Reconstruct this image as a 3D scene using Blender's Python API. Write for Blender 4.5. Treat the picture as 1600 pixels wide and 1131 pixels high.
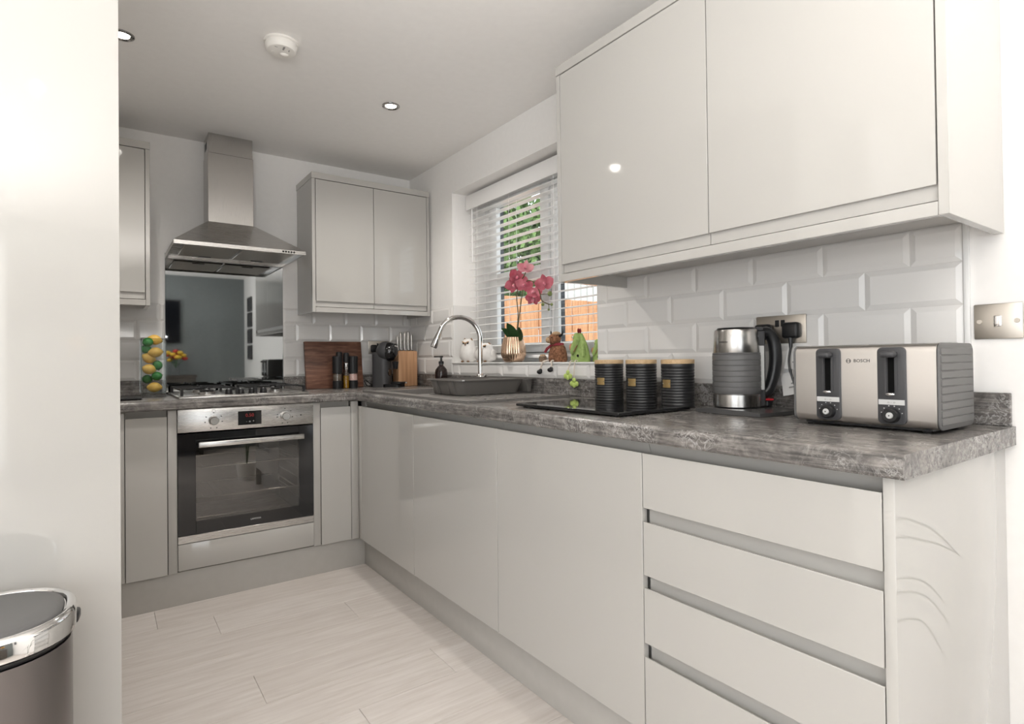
import bpy, bmesh, math, random
from mathutils import Vector, Matrix, noise
random.seed(4)
PI = math.pi
scene = bpy.context.scene
for o in list(bpy.data.objects):
    bpy.data.objects.remove(o)
C = scene.collection

# ------------------------------------------------------------------ camera
cam_d = bpy.data.cameras.new('camera'); cam = bpy.data.objects.new('camera', cam_d); C.objects.link(cam)
RT = Vector((0.81645263, -0.57729899, -0.01144453)); UP = Vector((0.00411793, -0.01399832, 0.99989354)); FW = Vector((0.57739774, 0.81641284, 0.00905168))
mw = Matrix((RT, UP, -FW)).transposed().to_4x4(); mw.translation = Vector((-1.69508, -3.51773, 1.08477))
cam.matrix_world = mw
cam_d.sensor_fit = 'HORIZONTAL'; cam_d.sensor_width = 36.0
cam_d.lens = 891.223 / 1600 * 36.0
cam_d.shift_x = 7.6806 / 1600; cam_d.shift_y = -13.0107 / 1600
cam_d.clip_start = 0.02; cam_d.clip_end = 200
scene.camera = cam

# ------------------------------------------------------------------ world, lights, exposure
world = bpy.data.worlds.new('sky'); scene.world = world; world.use_nodes = True
bg = world.node_tree.nodes['Background']; bg.inputs[0].default_value = (0.86, 0.93, 1.0, 1); bg.inputs[1].default_value = 2.2
scene.view_settings.view_transform = 'Standard'; scene.view_settings.look = 'None'
scene.view_settings.gamma = 1.0; scene.view_settings.use_curve_mapping = False
scene.view_settings.exposure = 0.0
scene.cycles.max_bounces = 10; scene.cycles.diffuse_bounces = 6; scene.cycles.glossy_bounces = 5
scene.cycles.transmission_bounces = 10; scene.cycles.transparent_max_bounces = 24
scene.cycles.sample_clamp_indirect = 6.0
scene.cycles.caustics_reflective = False; scene.cycles.caustics_refractive = False

def lamp(name, kind, loc, energy, color=(1, 1, 1), direction=None, **kw):
    d = bpy.data.lights.new(name, kind); d.energy = energy; d.color = color
    for k, v in kw.items(): setattr(d, k, v)
    o = bpy.data.objects.new(name, d); C.objects.link(o); o.location = loc
    if direction is not None:
        o.rotation_euler = Vector(direction).to_track_quat('-Z', 'Y').to_euler()
    return o
lamp('sun', 'SUN', (0, 0, 6), 3.0, (1.0, 0.95, 0.88), (0.30, 0.75, -0.72), angle=0.03)
# added fill lamps, set like daylight at two assumed unseen openings behind the camera
lamp('added_rear_fill', 'AREA', (-2.55, -5.56, 1.15), 13, (1.0, 0.99, 0.97), (0, 1, 0.02), shape='RECTANGLE', size=1.7, size_y=2.0)
lamp('added_left_fill', 'AREA', (-3.56, -4.1, 1.25), 17, (1.0, 0.99, 0.97), (1, 0.0, 0.02), shape='RECTANGLE', size=2.0, size_y=1.9)
# added upward lamp behind the camera brightens the ceiling, standing in for bounced flash
lamp('added_ceiling_fill', 'AREA', (-1.8, -4.1, 1.40), 68, (1.0, 0.97, 0.94), (0.02, 0.10, 1), shape='DISK', size=1.4)
LAMP_Y = (-0.995, -3.3, -5.0)
LAMP_X = (-0.573, -1.636)
SPOT_W = (40.0, 3.5, 9.0)      # watts per row, the row over the hob brightest

# ------------------------------------------------------------------ materials
def mat(name, color, rough=0.5, metal=0.0, spec=0.5, coat=0.0, emit=None, estr=0.0, trans=0.0, ior=1.45, alpha=1.0, sheen=0.0):
    m = bpy.data.materials.new(name); m.use_nodes = True
    b = m.node_tree.nodes['Principled BSDF']
    b.inputs['Base Color'].default_value = (*color, 1); b.inputs['Roughness'].default_value = rough
    b.inputs['Metallic'].default_value = metal; b.inputs['Specular IOR Level'].default_value = spec
    b.inputs['Coat Weight'].default_value = coat; b.inputs['Coat Roughness'].default_value = 0.03
    b.inputs['Transmission Weight'].default_value = trans; b.inputs['IOR'].default_value = ior
    b.inputs['Sheen Weight'].default_value = sheen
    if emit: b.inputs['Emission Color'].default_value = (*emit, 1); b.inputs['Emission Strength'].default_value = estr
    return m
def nd(m, t, **kw):
    n = m.node_tree.nodes.new(t)
    for k, v in kw.items(): setattr(n, k, v)
    return n
def bsdf(m): return m.node_tree.nodes['Principled BSDF']
def lk(m, a, b): m.node_tree.links.new(a, b)
def coords(m, scale=(1, 1, 1), rot=(0, 0, 0), kind='Object'):
    tc = nd(m, 'ShaderNodeTexCoord'); mp = nd(m, 'ShaderNodeMapping')
    mp.inputs['Scale'].default_value = scale; mp.inputs['Rotation'].default_value = rot
    lk(m, tc.outputs[kind], mp.inputs[0]); return mp.outputs[0]
def wcoords(m, scale=(1, 1, 1)):
    g = nd(m, 'ShaderNodeNewGeometry'); mp = nd(m, 'ShaderNodeMapping'); mp.inputs['Scale'].default_value = scale
    lk(m, g.outputs['Position'], mp.inputs[0]); return mp.outputs[0]
def noise_n(m, vec, scale=5, detail=4, rough=0.5, dist=0.0):
    n = nd(m, 'ShaderNodeTexNoise'); n.inputs['Scale'].default_value = scale; n.inputs['Detail'].default_value = detail
    n.inputs['Roughness'].default_value = rough; n.inputs['Distortion'].default_value = dist
    lk(m, vec, n.inputs['Vector']); return n.outputs['Fac']
def ramp(m, fac, stops):
    r = nd(m, 'ShaderNodeValToRGB'); e = r.color_ramp.elements
    while len(e) < len(stops): e.new(0.5)
    for i, (p, c) in enumerate(stops):
        e[i].position = p; e[i].color = (*c, 1) if len(c) == 3 else c
    lk(m, fac, r.inputs[0]); return r.outputs[0]
def mixc(m, fac, a, b, mode='MIX'):
    x = nd(m, 'ShaderNodeMix', data_type='RGBA', blend_type=mode)
    if hasattr(fac, 'links'): lk(m, fac, x.inputs[0])
    else: x.inputs[0].default_value = fac
    for s, v in ((6, a), (7, b)):
        if hasattr(v, 'links'): lk(m, v, x.inputs[s])
        else: x.inputs[s].default_value = (*v, 1)
    return x.outputs[2]
def bump(m, fac, strength=0.2, dist=0.002):
    b = nd(m, 'ShaderNodeBump'); b.inputs['Strength'].default_value = strength; b.inputs['Distance'].default_value = dist
    lk(m, fac, b.inputs['Height']); lk(m, b.outputs[0], bsdf(m).inputs['Normal'])

def noisy(name, c0, c1, scale=6, stretch=(1, 1, 1), rough=0.5, bmp=0.0, bdist=0.002, detail=4, lo=0.3, hi=0.7, **kw):
    m = mat(name, c0, rough, **kw)
    f = noise_n(m, coords(m, stretch), scale, detail)
    lk(m, ramp(m, f, [(lo, c0), (hi, c1)]), bsdf(m).inputs['Base Color'])
    if bmp: bump(m, f, bmp, bdist)
    return m

M = {}
M['plaster'] = noisy('wall_paint', (0.85, 0.835, 0.815), (0.87, 0.855, 0.835), 40, rough=0.85, bmp=0.06, bdist=0.001)
M['ceiling'] = noisy('ceiling_paint', (0.86, 0.845, 0.825), (0.88, 0.865, 0.845), 30, rough=0.9, bmp=0.05, bdist=0.001)
M['teal'] = noisy('teal_wall_paint', (0.185, 0.205, 0.205), (0.20, 0.22, 0.22), 20, rough=0.8)
M['gloss'] = mat('gloss_cabinet_lacquer', (0.462, 0.45, 0.426), 0.06, spec=0.5, coat=0.4)
M['carcass'] = mat('cabinet_board', (0.45, 0.438, 0.415), 0.32)
M['plinth'] = noisy('plinth_board', (0.46, 0.447, 0.42), (0.48, 0.465, 0.44), 30, rough=0.35)
M['grout'] = mat('grout', (0.70, 0.685, 0.66), 0.9)
M['tile'] = mat('glazed_tile', (0.78, 0.765, 0.745), 0.08, spec=0.55)
M['white_pvc'] = mat('white_plastic_frame', (0.82, 0.82, 0.81), 0.25)
M['white'] = mat('white_plastic', (0.84, 0.82, 0.78), 0.4)
M['blind'] = mat('white_slat', (0.88, 0.87, 0.86), 0.4)
M['anthracite'] = mat('anthracite_frame', (0.045, 0.05, 0.058), 0.4)
M['black'] = mat('black_plastic', (0.012, 0.012, 0.013), 0.3)
M['black_gloss'] = mat('black_gloss_plastic', (0.008, 0.008, 0.009), 0.06, coat=0.5)
M['black_matt'] = mat('black_matt', (0.010, 0.010, 0.011), 0.42)
M['canister_black'] = mat('canister_black', (0.022, 0.022, 0.023), 0.33)
M['slot_black'] = mat('slot_black', (0.004, 0.004, 0.004), 0.9, spec=0.1)
M['iron'] = noisy('cast_iron', (0.010, 0.010, 0.011), (0.02, 0.02, 0.021), 80, rough=0.55, bmp=0.2)
M['grey_rubber'] = mat('grey_plastic', (0.115, 0.113, 0.112), 0.45)
M['dark_grey'] = mat('dark_grey_plastic', (0.055, 0.055, 0.058), 0.38)
M['base_grey'] = mat('base_grey_plastic', (0.075, 0.074, 0.074), 0.22)
M['knob'] = mat('silver_knob', (0.66, 0.66, 0.65), 0.22, metal=1)
M['rack'] = mat('rack_plastic', (0.14, 0.13, 0.12), 0.42)
M['sink'] = noisy('sink_composite', (0.16, 0.15, 0.14), (0.21, 0.20, 0.19), 220, rough=0.45)
M['chrome'] = mat('chrome', (0.78, 0.77, 0.76), 0.06, metal=1)
M['dark_chrome'] = mat('dark_chrome', (0.36, 0.35, 0.34), 0.12, metal=1)
M['gold'] = mat('gold_metal', (0.72, 0.52, 0.24), 0.28, metal=1)
M['copper'] = mat('rose_gold', (0.80, 0.56, 0.40), 0.22, metal=1)
M['mirror_glass'] = mat('smoked_glass', (0.30, 0.312, 0.315), 0.025, metal=1)
M['red'] = mat('red_plastic', (0.5, 0.02, 0.03), 0.3)
M['lens'] = mat('lamp_lens', (1, 1, 1), 0.4, emit=(1.0, 0.93, 0.82), estr=9.0)
M['led'] = mat('display_digits', (0.2, 0.01, 0.01), 0.4, emit=(1.0, 0.08, 0.05), estr=0.10)
M['paper'] = mat('paper', (0.75, 0.74, 0.72), 0.8)
M['print_grey'] = mat('grey_print', (0.32, 0.31, 0.30), 0.7)
M['ink'] = mat('dark_print', (0.03, 0.03, 0.032), 0.5)
M['silver_print'] = mat('silver_print', (0.55, 0.55, 0.54), 0.4)

def steel(name, color=(0.56, 0.545, 0.525), rough=0.26, stretch=(1, 60, 60)):
    m = mat(name, color, rough, metal=1)
    f = noise_n(m, coords(m, stretch), 14, 3)
    mr = nd(m, 'ShaderNodeMapRange'); mr.inputs['To Min'].default_value = rough - 0.06; mr.inputs['To Max'].default_value = rough + 0.08
    lk(m, f, mr.inputs[0]); lk(m, mr.outputs[0], bsdf(m).inputs['Roughness']); bump(m, f, 0.008, 0.0003)
    return m
M['steel'] = steel('brushed_steel')
M['steel_v'] = steel('brushed_steel_upright', (0.50, 0.485, 0.465), 0.24, (60, 60, 1))
M['steel_y'] = steel('brushed_steel_lengthways', (0.66, 0.63, 0.60), 0.30, (60, 1, 60))
M['nickel'] = mat('satin_nickel', (0.56, 0.52, 0.465), 0.36, metal=1)
M['bin_steel'] = steel('dark_bin_steel', (0.20, 0.185, 0.18), 0.30, (1, 1, 0.02))

# worktop laminate: dark slate with pale cloudy veins and lengthways streaks
def worktop_mat(name, along):
    m = mat(name, (0.1, 0.1, 0.1), 0.27, spec=0.55)
    st = (9, .7, 9) if along == 'y' else (.7, 9, 9)
    v = wcoords(m)
    cloud = noise_n(m, v, 22, 7, 0.62, 1.2)
    base = ramp(m, cloud, [(0.28, (0.060, 0.057, 0.056)), (0.50, (0.110, 0.105, 0.101)), (0.70, (0.175, 0.167, 0.161))])
    vein = noise_n(m, v, 30, 6, 0.62, 2.2)
    vm = ramp(m, vein, [(0.455, (0, 0, 0)), (0.50, (1, 1, 1)), (0.53, (0, 0, 0))])
    patch = ramp(m, noise_n(m, v, 9, 3), [(0.42, (0, 0, 0)), (0.62, (1, 1, 1))])
    vf = mixc(m, 1.0, vm, patch, 'MULTIPLY')
    streak = ramp(m, noise_n(m, wcoords(m, st), 13, 6, 0.65, 0.5), [(0.36, (0.62, 0.61, 0.60)), (0.62, (1.85, 1.79, 1.74))])
    base2 = mixc(m, 1.0, base, streak, 'MULTIPLY')
    col = mixc(m, vf, base2, (0.40, 0.388, 0.376))
    lk(m, col, bsdf(m).inputs['Base Color'])
    bump(m, cloud, 0.06, 0.001)
    return m
M['worktop_y'] = worktop_mat('slate_laminate_lengthways', 'y')
M['worktop_x'] = worktop_mat('slate_laminate_crossways', 'x')

def plank_mat():
    m = mat('whitewashed_oak', (0.6, 0.55, 0.5), 0.38)
    oi = nd(m, 'ShaderNodeObjectInfo')
    add = nd(m, 'ShaderNodeVectorMath', operation='ADD'); sc_ = nd(m, 'ShaderNodeVectorMath', operation='SCALE')
    comb = nd(m, 'ShaderNodeCombineXYZ'); lk(m, oi.outputs['Random'], comb.inputs[0]); lk(m, oi.outputs['Random'], comb.inputs[1])
    lk(m, comb.outputs[0], sc_.inputs[0]); sc_.inputs['Scale'].default_value = 30
    lk(m, coords(m, (0.8, 9, 9)), add.inputs[0]); lk(m, sc_.outputs[0], add.inputs[1])
    g1 = noise_n(m, add.outputs[0], 5, 8, 0.62, 0.5)
    col = ramp(m, g1, [(0.30, (0.53, 0.485, 0.45)), (0.52, (0.60, 0.56, 0.53)), (0.72, (0.665, 0.63, 0.60))])
    tint = ramp(m, oi.outputs['Random'], [(0.0, (0.94, 0.93, 0.92)), (1.0, (1.03, 1.03, 1.03))])
    lk(m, mixc(m, 1.0, col, tint, 'MULTIPLY'), bsdf(m).inputs['Base Color'])
    bump(m, g1, 0.08, 0.001); return m
M['plank'] = plank_mat()
def wood(name, c0, c1, c2, stretch, scale=6, rough=0.45):
    m = mat(name, c0, rough)
    f = noise_n(m, coords(m, stretch), scale, 6, 0.6, 0.8)
    lk(m, ramp(m, f, [(0.32, c0), (0.52, c1), (0.7, c2)]), bsdf(m).inputs['Base Color']); bump(m, f, 0.08, 0.001); return m
M['walnut'] = wood('walnut', (0.075, 0.030, 0.018), (0.16, 0.070, 0.042), (0.25, 0.125, 0.078), (1.2, 8, 9), 6)
M['oak'] = wood('oak_block', (0.38, 0.20, 0.10), (0.50, 0.28, 0.15), (0.60, 0.36, 0.21), (16, 16, 0.8), 3)
M['bamboo'] = wood('bamboo', (0.50, 0.33, 0.17), (0.60, 0.42, 0.24), (0.66, 0.48, 0.28), (2, 14, 14), 8)
M['fence'] = wood('fence_timber', (0.40, 0.18, 0.085), (0.53, 0.27, 0.135), (0.62, 0.36, 0.20), (9, 9, 0.7), 4, 0.8)
M['sideboard'] = wood('dark_furniture', (0.05, 0.042, 0.036), (0.07, 0.06, 0.05), (0.10, 0.085, 0.07), (1, 9, 9), 5)
M['lemon'] = noisy('lemon_skin', (0.78, 0.46, 0.085), (0.84, 0.56, 0.14), 60, rough=0.4, bmp=0.25, bdist=0.001)
M['lime'] = noisy('lime_skin', (0.012, 0.12, 0.02), (0.05, 0.27, 0.06), 30, rough=0.35, bmp=0.25, bdist=0.001)
M['leaf'] = noisy('orchid_leaf', (0.03, 0.085, 0.025), (0.055, 0.13, 0.045), 12, rough=0.4)
M['stem'] = noisy('orchid_stem', (0.075, 0.06, 0.025), (0.13, 0.10, 0.04), 25, rough=0.5)
M['petal'] = noisy('orchid_petal', (0.56, 0.11, 0.17), (0.74, 0.27, 0.33), 28, rough=0.55, sheen=0.2)
M['petal_pale'] = noisy('orchid_petal_pale', (0.72, 0.28, 0.34), (0.80, 0.45, 0.48), 28, rough=0.55)
M['lip'] = mat('orchid_lip', (0.62, 0.40, 0.36), 0.5)
M['bud'] = noisy('orchid_bud', (0.13, 0.17, 0.05), (0.26, 0.30, 0.11), 30, rough=0.5)
M['owl'] = noisy('white_ceramic', (0.72, 0.69, 0.66), (0.80, 0.78, 0.75), 40, rough=0.5, bmp=0.3)
M['owl_brown'] = noisy('owl_brown', (0.16, 0.085, 0.04), (0.30, 0.18, 0.10), 60, rough=0.6)
M['fur'] = noisy('brown_fur', (0.11, 0.045, 0.022), (0.34, 0.16, 0.085), 110, rough=0.95, bmp=0.9, bdist=0.004)
M['fur_pale'] = noisy('pale_fur', (0.40, 0.26, 0.15), (0.52, 0.36, 0.22), 110, rough=0.95, bmp=0.8, bdist=0.003)
M['scarf'] = noisy('red_tweed', (0.24, 0.02, 0.035), (0.34, 0.06, 0.07), 160, rough=0.9, bmp=0.4)
M['cord'] = mat('cotton_cord', (0.70, 0.62, 0.54), 0.9)
M['felt_green'] = noisy('green_felt', (0.27, 0.38, 0.11), (0.37, 0.49, 0.18), 70, rough=0.95, bmp=0.5)
M['felt_lime'] = noisy('lime_felt', (0.42, 0.56, 0.13), (0.52, 0.64, 0.20), 70, rough=0.95, bmp=0.4)
M['felt_pink'] = noisy('pink_felt', (0.50, 0.20, 0.12), (0.58, 0.27, 0.18), 70, rough=0.95)
M['felt_red'] = mat('red_felt', (0.20, 0.02, 0.025), 0.95)
M['moss'] = noisy('woven_brown', (0.14, 0.09, 0.06), (0.26, 0.19, 0.13), 140, rough=0.95, bmp=0.8)
M['oil'] = mat('olive_oil', (0.55, 0.28, 0.02), 0.05, trans=0.6, ior=1.47)
M['salt'] = noisy('pink_salt', (0.62, 0.33, 0.29), (0.80, 0.58, 0.54), 200, rough=0.6, bmp=0.8)
M['pepper'] = noisy('peppercorns', (0.08, 0.055, 0.04), (0.26, 0.21, 0.17), 220, rough=0.6, bmp=0.8)
M['amber'] = mat('brown_bottle', (0.018, 0.010, 0.009), 0.12, coat=0.3)
M['oven_cavity'] = mat('oven_enamel', (0.16, 0.155, 0.15), 0.35)
M['mesh'] = noisy('filter_mesh', (0.36, 0.33, 0.29), (0.46, 0.43, 0.38), 300, rough=0.35, metal=0.9)
M['tree'] = noisy('tree_leaf', (0.05, 0.12, 0.03), (0.22, 0.34, 0.11), 1.6, rough=0.7)
M['bark'] = noisy('tree_bark', (0.09, 0.07, 0.05), (0.16, 0.13, 0.10), 12, rough=0.9)
M['cladding'] = mat('pale_cladding', (0.62, 0.63, 0.62), 0.7)
M['ground'] = noisy('gravel', (0.35, 0.33, 0.30), (0.5, 0.48, 0.45), 40, rough=0.95)
M['screen'] = mat('tv_screen', (0.006, 0.007, 0.010), 0.1)
M['art'] = noisy('dark_print_art', (0.02, 0.02, 0.022), (0.10, 0.10, 0.11), 5, rough=0.4)
M['flower_y'] = mat('yellow_petals', (0.75, 0.50, 0.05), 0.7)
M['flower_r'] = mat('red_petals', (0.50, 0.05, 0.04), 0.7)
M['grass'] = noisy('grass_blade', (0.04, 0.07, 0.02), (0.08, 0.12, 0.04), 10, rough=0.6)

def pane_mat(name, tint, r0=0.04, rough=0.0):
    # clear sheet: see-through with a mirror reflection that grows towards grazing angles
    m = bpy.data.materials.new(name); m.use_nodes = True; nt = m.node_tree; nt.nodes.clear()
    out = nt.nodes.new('ShaderNodeOutputMaterial'); tr = nt.nodes.new('ShaderNodeBsdfTransparent'); gl = nt.nodes.new('ShaderNodeBsdfGlossy')
    lw = nt.nodes.new('ShaderNodeLayerWeight'); lw.inputs[0].default_value = 0.5
    pw = nt.nodes.new('ShaderNodeMath'); pw.operation = 'POWER'; pw.inputs[1].default_value = 5
    mr = nt.nodes.new('ShaderNodeMapRange'); mr.inputs['To Min'].default_value = r0; mr.inputs['To Max'].default_value = 1.0
    mx = nt.nodes.new('ShaderNodeMixShader')
    tr.inputs[0].default_value = (*tint, 1); gl.inputs[1].default_value = rough
    nt.links.new(lw.outputs['Facing'], pw.inputs[0]); nt.links.new(pw.outputs[0], mr.inputs[0]); nt.links.new(mr.outputs[0], mx.inputs[0])
    nt.links.new(tr.outputs[0], mx.inputs[1]); nt.links.new(gl.outputs[0], mx.inputs[2])
    nt.links.new(mx.outputs[0], out.inputs[0]); return m
M['pane'] = pane_mat('window_glass', (0.96, 0.97, 0.965))
M['glass_edge'] = pane_mat('glass_edge', (0.62, 0.66, 0.64), 0.30)
M['clear'] = pane_mat('clear_glass', (0.95, 0.96, 0.955), 0.05)
M['oven_glass'] = pane_mat('oven_window_glass', (0.62, 0.60, 0.58), 0.12)

# ------------------------------------------------------------------ mesh helpers
class B:
    def __init__(s): s.bm = bmesh.new()
    def _bev(s, verts, w, seg):
        if w > 0:
            es = list({e for v in verts for e in v.link_edges})
            bmesh.ops.bevel(s.bm, geom=es, offset=w, offset_type='OFFSET', segments=seg, profile=0.5, affect='EDGES', clamp_overlap=True)
    def box(s, x0, y0, z0, x1, y1, z1, bev=0.0, seg=2):
        x0, x1 = sorted((x0, x1)); y0, y1 = sorted((y0, y1)); z0, z1 = sorted((z0, z1))
        vs = [s.bm.verts.new(p) for p in ((x0, y0, z0), (x1, y0, z0), (x1, y1, z0), (x0, y1, z0), (x0, y0, z1), (x1, y0, z1), (x1, y1, z1), (x0, y1, z1))]
        for f in ((0, 3, 2, 1), (4, 5, 6, 7), (0, 1, 5, 4), (1, 2, 6, 5), (2, 3, 7, 6), (3, 0, 4, 7)):
            s.bm.faces.new([vs[i] for i in f])
        s._bev(vs, bev, seg); return s
    def prism(s, pts, axis, a, b, bev=0.0, seg=2):
        # pts: 2-D polygon in the other two axes (x: (y,z)  y: (x,z)  z: (x,y))
        def mk(p, t): return {'x': (t, p[0], p[1]), 'y': (p[0], t, p[1]), 'z': (p[0], p[1], t)}[axis]
        A = [s.bm.verts.new(mk(p, a)) for p in pts]; Bv = [s.bm.verts.new(mk(p, b)) for p in pts]; n = len(pts)
        fs = [s.bm.faces.new(A), s.bm.faces.new(Bv[::-1])]
        for i in range(n): fs.append(s.bm.faces.new((A[i], Bv[i], Bv[(i + 1) % n], A[(i + 1) % n])))
        bmesh.ops.recalc_face_normals(s.bm, faces=fs)
        s._bev(A + Bv, bev, seg); return s
    def lathe(s, prof, c=(0, 0, 0), n=32, axis='z', sx=1.0, sy=1.0, rib=None, closed=False):
        rings = []
        for r, z in prof:
            ring = []
            if r < 1e-6: ring = [s.bm.verts.new((0, 0, z))]
            else:
                for i in range(n):
                    a = 2 * PI * i / n; k = r * (1 if rib is None else rib(a, z))
                    ring.append(s.bm.verts.new((k * math.cos(a) * sx, k * math.sin(a) * sy, z)))
            rings.append(ring)
        fs = []
        for A, Bq in zip(rings, rings[1:] + (rings[:1] if closed else [])):
            if len(A) == 1 and len(Bq) == 1: continue
            for i in range(n):
                j = (i + 1) % n
                if len(A) == 1: fs.append(s.bm.faces.new((A[0], Bq[j], Bq[i])))
                elif len(Bq) == 1: fs.append(s.bm.faces.new((A[i], A[j], Bq[0])))
                else: fs.append(s.bm.faces.new((A[i], A[j], Bq[j], Bq[i])))
        if len(rings[0]) > 1 and not closed: fs.append(s.bm.faces.new(rings[0][::-1]))
        if len(rings[-1]) > 1 and not closed: fs.append(s.bm.faces.new(rings[-1]))
        vs = [v for r in rings for v in r]
        m = {'z': Matrix(), 'x': Matrix.Rotation(PI / 2, 4, 'Y'), 'y': Matrix.Rotation(PI / 2, 4, 'X')}[axis]
        bmesh.ops.transform(s.bm, matrix=Matrix.Translation(c) @ m, verts=vs)
        return s
    def tube(s, pts, r, n=8, caps=True):
        pts = [Vector(p) for p in pts]; rr = r if isinstance(r, (list, tuple)) else [r] * len(pts)
        rings = []; prev = None
        for i, p in enumerate(pts):
            t = (pts[min(i + 1, len(pts) - 1)] - pts[max(i - 1, 0)]).normalized()
            if prev is None:
                u = t.orthogonal().normalized()
            else:
                u = (prev - t * prev.dot(t)).normalized()
            prev = u; w = t.cross(u)
            rings.append([s.bm.verts.new(p + rr[i] * (u * math.cos(2 * PI * k / n) + w * math.sin(2 * PI * k / n))) for k in range(n)])
        for A, Bq in zip(rings, rings[1:]):
            for i in range(n): s.bm.faces.new((A[i], A[(i + 1) % n], Bq[(i + 1) % n], Bq[i]))
        if caps: s.bm.faces.new(rings[0][::-1]); s.bm.faces.new(rings[-1])
        return s
    def ball(s, c, r, sub=2, rot=None, disp=None):
        r = r if isinstance(r, (list, tuple)) else (r, r, r)
        ret = bmesh.ops.create_icosphere(s.bm, subdivisions=sub, radius=1.0)
        vs = ret['verts']
        if disp:
            for v in vs: v.co *= disp(v.co)
        m = Matrix.Translation(c) @ (rot.to_4x4() if rot else Matrix()) @ Matrix.Diagonal((*r, 1))
        bmesh.ops.transform(s.bm, matrix=m, verts=vs); return s
    def xf(s, m, start=0):
        vs = list(s.bm.verts)[start:]
        bmesh.ops.transform(s.bm, matrix=m, verts=vs); return s
    def n(s): s.bm.verts.ensure_lookup_table(); return len(s.bm.verts)

MWS = {}     # object name -> world matrix used when parts given in world coordinates are attached
def to_mesh(name, b, m, sharp=38):
    bm = b.bm
    bmesh.ops.recalc_face_normals(bm, faces=bm.faces)
    lim = math.radians(sharp)
    for f in bm.faces: f.smooth = True
    for e in bm.edges:
        e.smooth = not (len(e.link_faces) != 2 or e.calc_face_angle(0) > lim)
    me = bpy.data.meshes.new(name); bm.to_mesh(me); bm.free()
    me.materials.append(m if not isinstance(m, str) else M[m]); return me
def thing(name, label, cat, loc=(0, 0, 0), rz=0.0, group=None, kind=None):
    o = bpy.data.objects.new(name, None); C.objects.link(o); o.empty_display_size = 0.05
    o.location = loc; o.rotation_euler = (0, 0, rz)
    MWS[o.name] = Matrix.Translation(loc) @ Matrix.Rotation(rz, 4, 'Z')
    return tag(o, label, cat, group, kind)
def tag(o, label=None, cat=None, group=None, kind=None):
    if label: o['label'] = label
    if cat: o['category'] = cat
    if group: o['group'] = group
    if kind: o['kind'] = kind
    return o
def part(name, b, m, parent, local=False, label=None, sharp=38):
    Wm = MWS[parent.name]
    if not local: b.bm.transform(Wm.inverted())
    o = bpy.data.objects.new(name, to_mesh(name, b, m, sharp)); C.objects.link(o); o.parent = parent
    MWS[o.name] = Wm
    if label: o['label'] = label
    return o
def single(name, b, m, label=None, cat=None, group=None, kind=None, loc=None, sharp=38):
    # a thing (or a piece of the setting) that is one mesh, origin at loc
    if loc is None: loc = (0, 0, 0)
    b.bm.transform(Matrix.Translation(loc).inverted())
    o = bpy.data.objects.new(name, to_mesh(name, b, m, sharp)); C.objects.link(o); o.location = loc
    MWS[o.name] = Matrix.Translation(loc)
    return tag(o, label, cat, group, kind)
def text_mesh(txt, size, m4):
    cu = bpy.data.curves.new('lettering', 'FONT'); cu.body = txt; cu.size = size; cu.align_x = 'CENTER'; cu.align_y = 'CENTER'; cu.extrude = 0.0003; cu.resolution_u = 2
    ob = bpy.data.objects.new('lettering', cu); C.objects.link(ob)
    dg = bpy.context.evaluated_depsgraph_get(); me = bpy.data.meshes.new_from_object(ob.evaluated_get(dg))
    b = B(); b.bm.from_mesh(me); b.bm.transform(m4)
    bpy.data.objects.remove(ob); bpy.data.curves.remove(cu); bpy.data.meshes.remove(me); return b
def face_m(loc, facing):
    # matrix that stands flat lettering upright at loc; facing '-x' or '-y'
    if facing == '-x': R_ = Matrix(((0, 0, -1), (-1, 0, 0), (0, 1, 0))).to_4x4()
    else: R_ = Matrix(((1, 0, 0), (0, 0, -1), (0, 1, 0))).to_4x4()
    return Matrix.Translation(loc) @ R_
def rrect(x0, y0, x1, y1, r, n=5):
    out = []
    for cx, cy, a0 in ((x1 - r, y1 - r, 0), (x0 + r, y1 - r, PI / 2), (x0 + r, y0 + r, PI), (x1 - r, y0 + r, 1.5 * PI)):
        for i in range(n + 1):
            a = a0 + i * PI / 2 / n; out.append((cx + r * math.cos(a), cy + r * math.sin(a)))
    return out
def smooth_path(pts, n=8):
    pts = [Vector(p) for p in pts]; out = []
    P = [pts[0]] + pts + [pts[-1]]
    for i in range(1, len(P) - 2):
        for k in range(n):
            t = k / n; a, b, c, d = P[i - 1], P[i], P[i + 1], P[i + 2]
            out.append(0.5 * (2 * b + (c - a) * t + (2 * a - 5 * b + 4 * c - d) * t * t + (3 * b - a - 3 * c + d) * t ** 3))
    out.append(pts[-1]); return out

# ------------------------------------------------------------------ the setting
CEIL = 2.297; XL = -2.25; XF = -3.6; YB = -5.6
WY0, WY1, WZ0, WZ1 = -0.571, -1.784, 1.060, 2.074       # window recess
floor = single('floor', B().box(XF, YB, -0.06, 0.0, 0.0, -0.012), 'grout', kind='structure')
pl_cache = {}
def plank(x0, x1, y0, y1):
    w, h = round(x1 - x0, 3), round(y1 - y0, 3)
    if (w, h) not in pl_cache:
        pl_cache[(w, h)] = to_mesh('plank', B().box(-w / 2 + .0004, -h / 2 + .0004, -0.0118, w / 2 - .0004, h / 2 - .0004, 0.0, 0.0009, 1), 'plank')
    o = bpy.data.objects.new('plank', pl_cache[(w, h)]); C.objects.link(o); o.parent = floor
    o.location = ((x0 + x1) / 2, (y0 + y1) / 2, 0)
JO = {-0.585: -0.30, -0.785: -1.317, -0.985: -0.817, -1.185: -0.45, -1.385: -1.277, -1.585: -0.70, -1.785: -1.05, -1.985: -0.2}
row = 0; y1 = -0.385
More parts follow.
